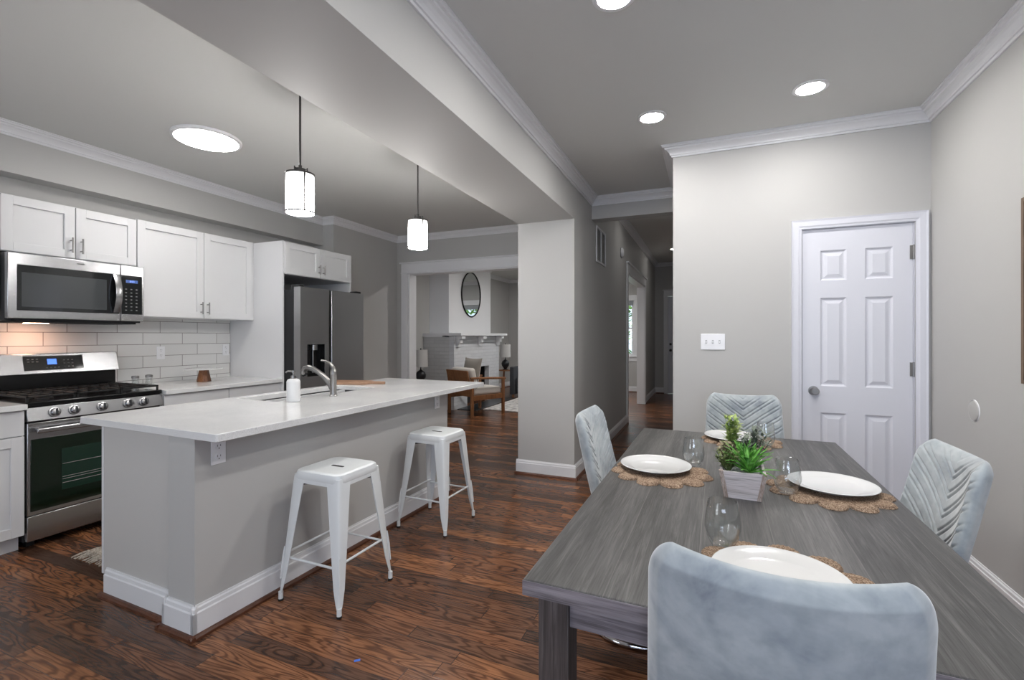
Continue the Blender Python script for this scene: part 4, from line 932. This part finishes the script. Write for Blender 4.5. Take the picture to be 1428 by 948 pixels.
# ------------------------------------------------------------------ chairs
def make_chair(label):
    t = thing('dining_chair', label, 'chair', (0, 0, 0), 0, 'velvet chairs around the dining table')
    # backrest: curved shell, quilted chevrons on the inner face
    W0, W1 = 0.235, 0.212; Z0, Z1 = 0.40, 0.965; NX, NZ = 130, 170
    def shell(u, v, side):
        # u -1..1 across, v 0..1 up ; side 0 = inner(front) 1 = outer(back)
        hw = W0+(W1-W0)*v
        r = 0.045
        # round the top corners
        zz = Z0+(Z1-Z0)*v; x = hw*u
        if v > 0.86:
            tt = (v-0.86)/0.14; hwc = hw - 0.055*(1-math.sqrt(max(0, 1-tt*tt*0.96))); x = hwc*u
        top_dip = -0.012*(1-u*u)*v
        zz += top_dip + 0.0
        lean = -0.185 - 0.135*v - 0.006*math.sin(PI*v)
        curve = 0.052*(x/0.22)**2          # sides wrap forward
        th = 0.024*(min(1, (1-abs(u))/0.10)**0.5)*(min(1, (1-v)/0.06)**0.5 if v > 0.94 else 1)
        y = lean + curve + (th if side == 0 else -th)
        if side == 0:
            c_ = (zz - Z0) - 0.78*abs(x)
            per = 0.066; ph = (c_ % per); d = min(ph, per-ph, abs(ph-0.022))
            g = 0.0065*math.exp(-(d/0.0036)**2)
            edge = min(1, (1-abs(u))/0.1)*min(1, (1-v)/0.07)
            y -= g*edge; y += 0.003*edge
        return Vector((x, y, zz))
    bm = B(); G = []
    for side in (0, 1):
        g = []
        for j in range(NZ+1):
            rowv = []
            for i in range(NX+1):
                # denser sampling toward borders
                u = -1+2*i/NX; u = math.sin(u*PI/2*0.96)/math.sin(PI/2*0.96) * 0.35 + u*0.65
                rowv.append(bm.verts.new(shell(u, j/NZ, side)))
            g.append(rowv)
        G.append(g)
    for g in G:
        for j in range(NZ):
            for i in range(NX): bm.faces.new((g[j][i], g[j][i+1], g[j+1][i+1], g[j+1][i]))
    for j in range(NZ):
        for i in (0, NX): bm.faces.new((G[0][j][i], G[0][j+1][i], G[1][j+1][i], G[1][j][i]))
    for i in range(NX):
        for j in (0, NZ): bm.faces.new((G[0][j][i], G[0][j][i+1], G[1][j][i+1], G[1][j][i]))
    bmesh.ops.remove_doubles(bm, verts=bm.verts, dist=2e-4)
    o = obj('backrest', bm, M_VELVET, t, subsurf=0)
    for p in o.data.polygons: p.use_smooth = True
    # seat cushion
    bm = B(); bmesh.ops.create_cube(bm, size=1, matrix=Matrix.Translation((0, 0.0, 0.435)) @ Matrix.Diagonal((0.45, 0.44, 0.085, 1)))
    o = obj('seat', bm, M_VELVET, t, bevel=0.03, seg=5)
    # chrome cantilever base
    for _ in (0,):
        bm = B(); R_ = 0.09; hw = 0.205; pts = []
        pts += [(hw, 0.20, 0.385), (hw, 0.225, 0.36), (hw, 0.235, 0.30), (hw, 0.235, 0.08), (hw+0.003, 0.225, 0.03), (hw+0.012, 0.19, 0.014), (hw+0.05, 0.10, 0.014), (hw+0.078, 0.02, 0.014)]
        for k in range(11):
            q = k/10*PI/2; pts.append((0.10+0.19*math.cos(q), -0.05-0.185*math.sin(q), 0.014))
        m_ = [(-p[0], p[1], p[2]) for p in pts[::-1]]
        tube(bm, pts+m_, 0.0125, 10); obj('cantilever_frame', bm, M_CHROME, t, smooth=True)
    bm = B()
    for s in (-1, 1): cyl(bm, (s*0.205, 0.20, 0.385), (s*0.205, -0.18, 0.385), 0.012, 10)
    obj('seat_rail', bm, M_CHROME, t, smooth=True)
    return t
c0 = make_chair('pale velvet dining chair seen from behind at the near table end'); c0.location = (0.117, 1.175, 0); c0.rotation_euler = (0, 0, -0.03)
for (x, y, r, lab) in ((-0.272, 2.33, -PI/2, 'pale quilted velvet dining chair on the left of the table'), (0.467, 1.985, PI/2, 'pale quilted velvet dining chair between table and right wall'), (0.205, 3.05, PI, 'pale quilted velvet dining chair at the far table end')):
    c = copy_tree(c0); c['label'] = lab; c.location = (x, y, 0); c.rotation_euler = (0, 0, r)

# ------------------------------------------------------------------ place settings
TZ = 0.7602
def make_mat(label):
    bm = B(); NT, NR = 198, 26; g = []; lobes = 11
    for j in range(NR+1):
        rowv = []
        for i in range(NT):
            th = 2*PI*i/NT; ph = (th*lobes/(2*PI)) % 1; s = abs(math.sin(PI*ph)); R_ = 0.152+0.052*s**0.6
            r = R_*j/NR
            if r < 0.142: z = 0.0065+0.0022*math.sin(r*2*PI/0.014)
            else:
                q = (r-0.142)/(R_-0.142+1e-6); z = (0.004+0.007*s**0.5)*math.sqrt(max(0, 1-(2*q-1)**2))*1.0+0.002+0.0012*math.sin(th*lobes*9+q*6)
            rowv.append(bm.verts.new((r*math.cos(th), r*math.sin(th), z)) if j else None)
        g.append(rowv)
    c = bm.verts.new((0, 0, 0.0065))
    for i in range(NT): bm.faces.new((c, g[1][i], g[1][(i+1) % NT]))
    for j in range(1, NR):
        for i in range(NT): bm.faces.new((g[j][i], g[j+1][i], g[j+1][(i+1) % NT], g[j][(i+1) % NT]))
    bot = [bm.verts.new((v.co.x, v.co.y, 0.0)) for v in g[NR]]
    for i in range(NT): bm.faces.new((g[NR][i], bot[i], bot[(i+1) % NT], g[NR][(i+1) % NT]))
    bm.faces.new(bot[::-1])
    o = obj('placemat', bm, M_JUTE, smooth=True); return tag(o, label, 'placemat', 'scalloped placemats on the dining table')
def make_plate(label):
    bm = B(); lathe(bm, [(0, 0.004), (0.085, 0.004), (0.09, 0.0), (0.096, 0.004), (0.135, 0.016), (0.1445, 0.019), (0.1455, 0.0205), (0.1440, 0.022), (0.128, 0.0205), (0.104, 0.0115), (0.095, 0.0085), (0, 0.008)], (0, 0, 0), 72)
    o = obj('plate', bm, M_CERAMIC, smooth=True); return tag(o, label, 'plate', 'white dinner plates on the table')
def make_glass(label):
    bm = B(); o_ = [(0, 0.0), (0.027, 0.0), (0.030, 0.003), (0.040, 0.025), (0.0452, 0.048), (0.0455, 0.062), (0.042, 0.090), (0.0370, 0.121)]
    i_ = [(0.0345, 0.121), (0.0405, 0.090), (0.0438, 0.062), (0.0435, 0.048), (0.038, 0.027), (0.027, 0.010), (0, 0.008)]
    lathe(bm, o_+[(0.0358, 0.1222)]+i_, (0, 0, 0), 40)
    o = obj('stemless_glass', bm, M_GLASS, smooth=True); return tag(o, label, 'glass', 'stemless glasses on the table')
m0 = make_mat('x'); p0 = make_plate('x'); g0 = make_glass('x'); first = True
sets = [((-0.183, 2.055), (-0.208, 2.088), (-0.060, 2.205), 'on the left side of the table', 'in front of the left chair'),
        ((0.405, 2.035), (0.425, 2.068), (0.263, 1.945), 'on the right side of the table', 'in front of the right chair'),
        ((0.165, 2.835), (0.125, 2.845), (0.270, 2.715), 'at the far end of the table', 'in front of the far chair'),
        ((0.162, 1.258), (0.150, 1.228), (0.036, 1.388), 'at the near end of the table', 'behind the near chair back')]
for i, (a, b_, c_, w1, w2) in enumerate(sets):
    m, p, g = (m0, p0, g0) if i == 0 else (copy_tree(m0), copy_tree(p0), copy_tree(g0))
    m.location = (*a, TZ); p.location = (*b_, TZ+0.0092); g.location = (*c_, TZ+0.0105 if math.dist(a, c_) < 0.19 else TZ+0.006)
    m.rotation_euler = (0, 0, i*0.7+0.2)
    m['label'] = 'scalloped woven jute placemat ' + w1; p['label'] = 'round white dinner plate ' + w2; g['label'] = 'clear stemless wine glass ' + w1

# planter
pt = thing('planter_box', 'whitewashed tapered wooden planter of artificial succulents on the table', 'planter', (0.115, 1.955, TZ), -0.03)
Lh = 0.135
def taper(bm, x0b, x1b, y0b, y1b, x0t, x1t, y0t, y1t, z0, z1):
    vs = [bm.verts.new(p) for p in ((x0b,y0b,z0),(x1b,y0b,z0),(x1b,y1b,z0),(x0b,y1b,z0),(x0t,y0t,z1),(x1t,y0t,z1),(x1t,y1t,z1),(x0t,y1t,z1))]
    for f in ((0,3,2,1),(4,5,6,7),(0,1,5,4),(1,2,6,5),(2,3,7,6),(3,0,4,7)): bm.faces.new([vs[i] for i in f])
b0, b1, t0, t1 = 0.052, 0.052, 0.069, 0.069; hz = 0.098; tk = 0.009
bm = B()
for s in (-1, 1):
    taper(bm, -b0, b0, s*(Lh-0.02)-tk/2, s*(Lh-0.02)+tk/2, -t0, t0, s*Lh-tk/2, s*Lh+tk/2, 0, hz)
    taper(bm, s*b0-tk/2, s*b0+tk/2, -Lh+0.024, Lh-0.024, s*t0-tk/2, s*t0+tk/2, -Lh+0.004, Lh-0.004, 0, hz)
taper(bm, -b0, b0, -Lh+0.02, Lh-0.02, -b0, b0, -Lh+0.02, Lh-0.02, 0, 0.008)
obj('box', bm, M_POT, pt)
for sx in (-1, 1):
    for sy in (-1, 1): bm = B(); taper(bm, sx*b0-0.007, sx*b0+0.007, sy*(Lh-0.02)-0.007, sy*(Lh-0.02)+0.007, sx*t0-0.007, sx*t0+0.007, sy*Lh-0.007, sy*Lh+0.007, -0.0, hz+0.002); obj('corner_post', bm, M_POTE, pt)
obj('gravel', boxes([(-t0+0.01, t0-0.01, -Lh+0.012, Lh-0.012, 0.06, hz-0.012)]), M_PEBBLE, pt)
def blade(bm, base, d, L_, w_, droop, k=6, up=1.0):
    """curved leaf: d horizontal direction, droop bends it down"""
    d = Vector((d[0], d[1], 0)).normalized(); sd = Vector((-d.y, d.x, 0)); prev = None; p = Vector(base); ang = up
    for i in range(k+1):
        q = i/k; w = w_*(math.sin(PI*(0.15+0.85*q))**0.7 if q < 1 else 0.05)*(1-q*0.35)
        a, c, b = p - sd*w, p - Vector((0, 0, w*0.35)), p + sd*w
        cur = [bm.verts.new(v) for v in (a, c, b)]
        if prev:
            bm.faces.new((prev[0], prev[1], cur[1], cur[0])); bm.faces.new((prev[1], prev[2], cur[2], cur[1]))
        prev = cur; ang_ = ang - droop*q; p = p + (d*math.cos(ang_)+Vector((0, 0, math.sin(ang_))))*(L_/k)
def plant(label, m, cx, cy, n_, L_, w_, up0, up1, droop, z=hz-0.012, name='succulent'):
    bm = B()
    for i in range(n_):
        a = 2*PI*i/n_*2.399; u = up0+(up1-up0)*random.random(); l_ = L_*random.uniform(0.75, 1.1)
        blade(bm, (cx+0.004*math.cos(a), cy+0.004*math.sin(a), z), (math.cos(a), math.sin(a)), l_, w_, droop*random.uniform(0.5, 1.3), up=u)
    o = obj(name, bm, m, pt, smooth=True); s = o.modifiers.new('solid', 'SOLIDIFY'); s.thickness = 0.0012
    o['label'] = label; return o
plant('bright green spiky air plant', M_LEAF1, 0.020, -0.085, 34, 0.115, 0.0065, 0.35, 1.35, 1.1, name='air_plant')
plant('bright green agave rosette', M_LEAF1, 0.015, -0.02, 26, 0.085, 0.0085, 0.5, 1.4, 0.4, z=hz+0.012, name='agave')
def sprig_cluster(label, name, m, cx, cy, n_, h_, spread, lw, ll, z=hz-0.012):
    bm = B()
    for i in range(n_):
        a = random.random()*2*PI; r = random.random()*spread; top = Vector((cx+r*math.cos(a), cy+r*math.sin(a), z+h_*random.uniform(0.6, 1.05))); b0_ = Vector((cx+0.2*r*math.cos(a), cy+0.2*r*math.sin(a), z))
        k = 8
        for q in range(2, k+1):
            p = b0_.lerp(top, q/k)
            for t_ in range(3):
                aa = random.random()*2*PI; blade(bm, p, (math.cos(aa), math.sin(aa)), ll*random.uniform(0.7, 1.1), lw, 0.5, 3, up=random.uniform(0.1, 1.0))
        tube(bm, [b0_, top], [0.0016, 0.001], 5)
    o = obj(name, bm, m, pt, smooth=True); o['label'] = label; return o
sprig_cluster('yellow green tall leafy sprig', 'leafy_sprig', M_LEAF2, -0.030, 0.070, 12, 0.165, 0.038, 0.0062, 0.036)
sprig_cluster('grey green feathery foliage', 'feathery_foliage', M_LEAF3, 0.042, 0.05, 18, 0.125, 0.075, 0.0045, 0.032)
sprig_cluster('pale rosy green succulent', 'succulent', mat('rosy leaf', (158, 150, 122), 0.6), -0.04, 0.01, 12, 0.085, 0.04, 0.007, 0.022)
sprig_cluster('olive green bushy foliage', 'bushy_foliage', M_LEAF4, -0.045, -0.075, 22, 0.072, 0.045, 0.0035, 0.022)

# ------------------------------------------------------------------ living room
# fireplace
t = thing('fireplace', 'white painted brick fireplace with corbelled mantel shelf', 'fireplace', (-4.3, 8.33, 0))
FXF = -4.20; FYA, FYB = 7.35, 9.30
obj('brick_front', boxes([(FXF-0.10, FXF, FYA, 7.85, 0, 1.22), (FXF-0.10, FXF, 8.80, FYB, 0, 1.22), (FXF-0.10, FXF, 7.85, 8.80, 0.72, 1.22)]), M_BRICKY, t, world=True)
obj('brick_side', boxes([(XLL+0.005, FXF-0.1005, FYA, FYA+0.20, 0, 1.31)]), M_BRICKX, t, world=True)
obj('firebox', boxes([(-4.429, -4.42, 7.85, 8.80, 0, 0.72), (-4.42, FXF-0.1, 7.84, 7.85, 0, 0.72), (-4.42, FXF-0.1, 8.80, 8.81, 0, 0.72)]), M_DARK, t, world=True)
obj('brick_core', boxes([(-4.429, FXF-0.101, FYA+0.201, 7.839, 0, 1.31), (-4.429, FXF-0.101, 8.811, FYB, 0, 1.31), (-4.429, FXF-0.101, 7.839, 8.811, 0.72, 1.31)]), M_BRICKY, t, world=True)
obj('frieze', boxes([(FXF-0.10, FXF+0.005, FYA, FYB, 1.221, 1.335)]), M_BRICKY, t, world=True)
obj('mantel_shelf', boxes([(-4.428, FXF+0.16, FYA-0.03, FYB+0.09, 1.336, 1.385)]), M_TRIM, t, world=True, bevel=0.004)
obj('mantel_side', boxes([(XLL+0.002, -4.43, FYA-0.02, FYA+0.205, 1.3105, 1.375)]), M_TRIM, t, world=True)
for y in (7.39, 8.27, 9.13):
    bm = boxes([(FXF+0.005, FXF+0.14, y, y+0.13, 1.275, 1.335), (FXF+0.005, FXF+0.095, y+0.01, y+0.12, 1.205, 1.275), (FXF+0.001, FXF+0.05, y+0.02, y+0.11, 1.135, 1.205)])
    obj('corbel', bm, M_TRIM, t, world=True, bevel=0.006)
tag(obj('hearth_slab', boxes([(-4.19, -3.80, 7.45, 9.25, 0, 0.012)]), M_HEARTH, bevel=0.002), 'black hearth slab on the floor before the fireplace', 'hearth')
# mirror
t = thing('oval_mirror', 'tall oval mirror with thin black frame above the mantel', 'mirror', (-4.43, 8.43, 2.165))
bm = B(); lathe(bm, [(0, 0.012), (1, 0.012), (1, 0.002), (0, 0.002)], (0, 0, 0), 64, 'X'); bm.transform(Matrix.Diagonal((1, 0.40, 0.44, 1))); obj('mirror_glass', bm, M_MIRROR, t)
bm = B(); pts = [(0.014, 0.405*math.cos(2*PI*i/64), 0.445*math.sin(2*PI*i/64)) for i in range(64)]; tube(bm, pts, 0.014, 8, closed=True); obj('frame', bm, M_BFRAME, t, smooth=True)
# armchair
ca = thing('wooden_armchair', 'mid-brown wooden armchair with cream seat cushion by the fireplace', 'armchair', (-3.70, 7.24, 0), math.radians(-26))
# local: +y = facing; width along x
w2, d2_ = 0.33, 0.33
for sx in (-1, 1):
    for sy, h_ in ((1, 0.60), (-1, 0.62)):
        obj('leg', boxes([(sx*w2-0.022, sx*w2+0.022, sy*d2_-0.022, sy*d2_+0.022, 0, h_)]), M_OAK, ca, bevel=0.004)
    bm = B(); tube(bm, [(sx*w2, -d2_-0.03, 0.64), (sx*w2, 0, 0.625), (sx*w2, d2_+0.05, 0.605)], [0.018, 0.02, 0.018], 8); obj('armrest', bm, M_OAK, ca, smooth=True)
    obj('side_rail', boxes([(sx*w2-0.014, sx*w2+0.014, -d2_+0.022, d2_-0.022, 0.27, 0.35)]), M_OAK, ca, bevel=0.003)
obj('front_rail', boxes([(-w2+0.022, w2-0.022, d2_-0.015, d2_+0.015, 0.27, 0.35)]), M_OAK, ca, bevel=0.003)
bm = B(); box(bm, -w2+0.023, w2-0.023, -0.011, 0.011, 0, 0.44); bm.transform(Matrix.Translation((0, -d2_+0.01, 0.33)) @ Matrix.Rotation(0.20, 4, 'X')); obj('back_panel', bm, M_OAK, ca, bevel=0.006)
obj('seat_panel', boxes([(-w2+0.022, w2-0.022, -d2_+0.02, d2_-0.02, 0.325, 0.345)]), M_OAK, ca)
bm = B(); bmesh.ops.create_cube(bm, size=1, matrix=Matrix.Translation((0, 0.03, 0.405)) @ Matrix.Diagonal((0.58, 0.60, 0.12, 1))); obj('seat_cushion', bm, M_CUSH, ca, bevel=0.04, seg=5)
bm = B(); bmesh.ops.create_cube(bm, size=1, matrix=Matrix.Translation((0, -0.25, 0.62)) @ Matrix.Rotation(0.22, 4, 'X') @ Matrix.Diagonal((0.58, 0.13, 0.36, 1))); obj('back_cushion', bm, M_CUSH, ca, bevel=0.05, seg=5)
bm = B(); bmesh.ops.create_grid(bm, x_segments=14, y_segments=14, size=0.24)
for v in bm.verts: 
    q = (1-(abs(v.co.x)/0.24)**2.5)*(1-(abs(v.co.y)/0.24)**2.5); v.co.z = 0.065*max(0, q)**0.5; v.co.x *= 1-0.06*(1-(v.co.y/0.24)**2); v.co.y *= 1-0.06*(1-(v.co.x/0.24)**2)
r_ = bmesh.ops.duplicate(bm, geom=bm.verts[:]+bm.edges[:]+bm.faces[:])
for v in r_['geom']:
    if isinstance(v, bmesh.types.BMVert): v.co.z *= -1
bmesh.ops.remove_doubles(bm, verts=bm.verts, dist=1e-4)
pw_ = obj('throw_pillow', bm, M_PILLOW, smooth=True); cm_ = Matrix.Translation((-3.70, 7.24, 0)) @ Matrix.Rotation(math.radians(-26), 4, 'Z') @ Matrix.Translation((0.0, -0.10, 0.72)) @ Matrix.Rotation(math.radians(78), 4, 'X')
pw_.matrix_world = cm_; pw_.location = cm_.to_translation(); pw_.rotation_euler = cm_.to_euler(); tag(pw_, 'taupe square pillow leaning on the wooden armchair back', 'pillow')
# rug, side tables, lamps, sofa
tag(obj('area_rug', boxes([(-3.76, -2.0, 7.62, 9.33, 0, 0.010)]), M_RUG2, bevel=0.003), 'pale patterned area rug on the living room floor', 'rug')
def make_lamp(label, x, y, z):
    t = thing('table_lamp', label, 'lamp', (x, y, z), 0, 'matching table lamps beside the fireplace')
    bm = B(); lathe(bm, [(0.06, 0), (0.062, 0.012), (0.03, 0.02), (0.085, 0.10), (0.092, 0.15), (0.07, 0.20), (0.018, 0.235), (0.010, 0.25), (0.010, 0.60), (0.014, 0.605), (0, 0.62)], (0, 0, 0), 24); obj('base', bm, M_DKGREY, t, smooth=True)
    bm = B(); lathe(bm, [(0.125, 0.29), (0.118, 0.59), (0.115, 0.59), (0.122, 0.29), (0.125, 0.29)], (0, 0, 0), 32); lathe(bm, [(0.02, 0.565), (0.1165, 0.565), (0.1165, 0.568), (0.02, 0.568), (0.02, 0.565)], (0, 0, 0), 24); obj('lamp_shade', bm, M_LINEN, t, smooth=True)
def round_table(label, x, y, h_):
    t = thing('side_table', label, 'side table', (x, y, 0), 0, 'round side tables beside the fireplace')
    bm = B(); lathe(bm, [(0.17, h_-0.022), (0.175, h_-0.018), (0.175, h_)], (0, 0, 0), 32); obj('table_top', bm, M_OAK, t, smooth=True)
    for a in range(3):
        q = a*2*PI/3+0.3; bm = B(); tube(bm, [(0.10*math.cos(q), 0.10*math.sin(q), h_-0.02), (0.15*math.cos(q), 0.15*math.sin(q), 0)], [0.014, 0.010], 8); obj('leg', bm, M_OAK, t, smooth=True)
round_table('round wooden side table right of the fireplace', -4.33, 10.0, 0.545); make_lamp('white shaded lamp on dark base right of the fireplace', -4.35, 10.0, 0.546)
round_table('round wooden side table left of the fireplace', -4.62, 6.97, 0.50); make_lamp('white shaded lamp on dark base left of the fireplace', -4.65, 6.97, 0.5012)
sf = thing('sofa', 'charcoal upholstered sofa peeking past the pier edge', 'sofa', (-3.2, 9.9, 0))
obj('seat_base', boxes([(-3.86, -2.1, 9.45, 10.15, 0.08, 0.42)]), M_SOFA, sf, world=True, bevel=0.02)
for x in (-3.97, -2.09): obj('arm', boxes([(x, x+0.10, 9.35, 10.2, 0.06, 0.66)]), M_SOFA, sf, world=True, bevel=0.02)
obj('backrest', boxes([(-3.86, -2.1, 10.0, 10.2, 0.42, 0.78)]), M_SOFA, sf, world=True, bevel=0.03)
for x in (-3.93, -2.07):
    for y in (9.40, 10.12): obj('leg', boxes([(x, x+0.04, y, y+0.04, 0, 0.07)]), M_OAK, sf, world=True)
# garden beyond the front windows
struct('floor', boxes([(-9, 4, 11.6, 22, -0.5, -0.4)]), leafmat('lawn', (70, 105, 40), (120, 150, 70)), 'lawn outside the front windows')
def bush(label, x, y, r, h_, z=-0.4, nm='garden_bush'):
    t = thing(nm, label, 'bush', (x, y, z)); bm = B()
    for i in range(900):
        a = random.random()*2*PI; b_ = math.acos(1-2*random.random()*0.9); rr = random.uniform(0.8, 1.0)
        p = Vector((r*rr*math.sin(b_)*math.cos(a), r*rr*math.sin(b_)*math.sin(a), h_*0.5+h_*0.5*rr*math.cos(b_)))
        aa = random.random()*2*PI; blade(bm, p, (math.cos(aa), math.sin(aa)), 0.22, 0.07, 0.4, 2, up=random.uniform(-0.3, 1))
    obj('foliage', bm, M_FOL, t, smooth=True); bm = B(); cyl(bm, (0, 0, 0), (0, 0, h_*0.6), 0.08, 8); obj('trunk', bm, M_OAK, t)
bush('tall green tree outside the living room window', -1.9, 14.5, 1.2, 3.0); bush('green shrub outside the front window', -4.6, 16.5, 1.0, 2.4)
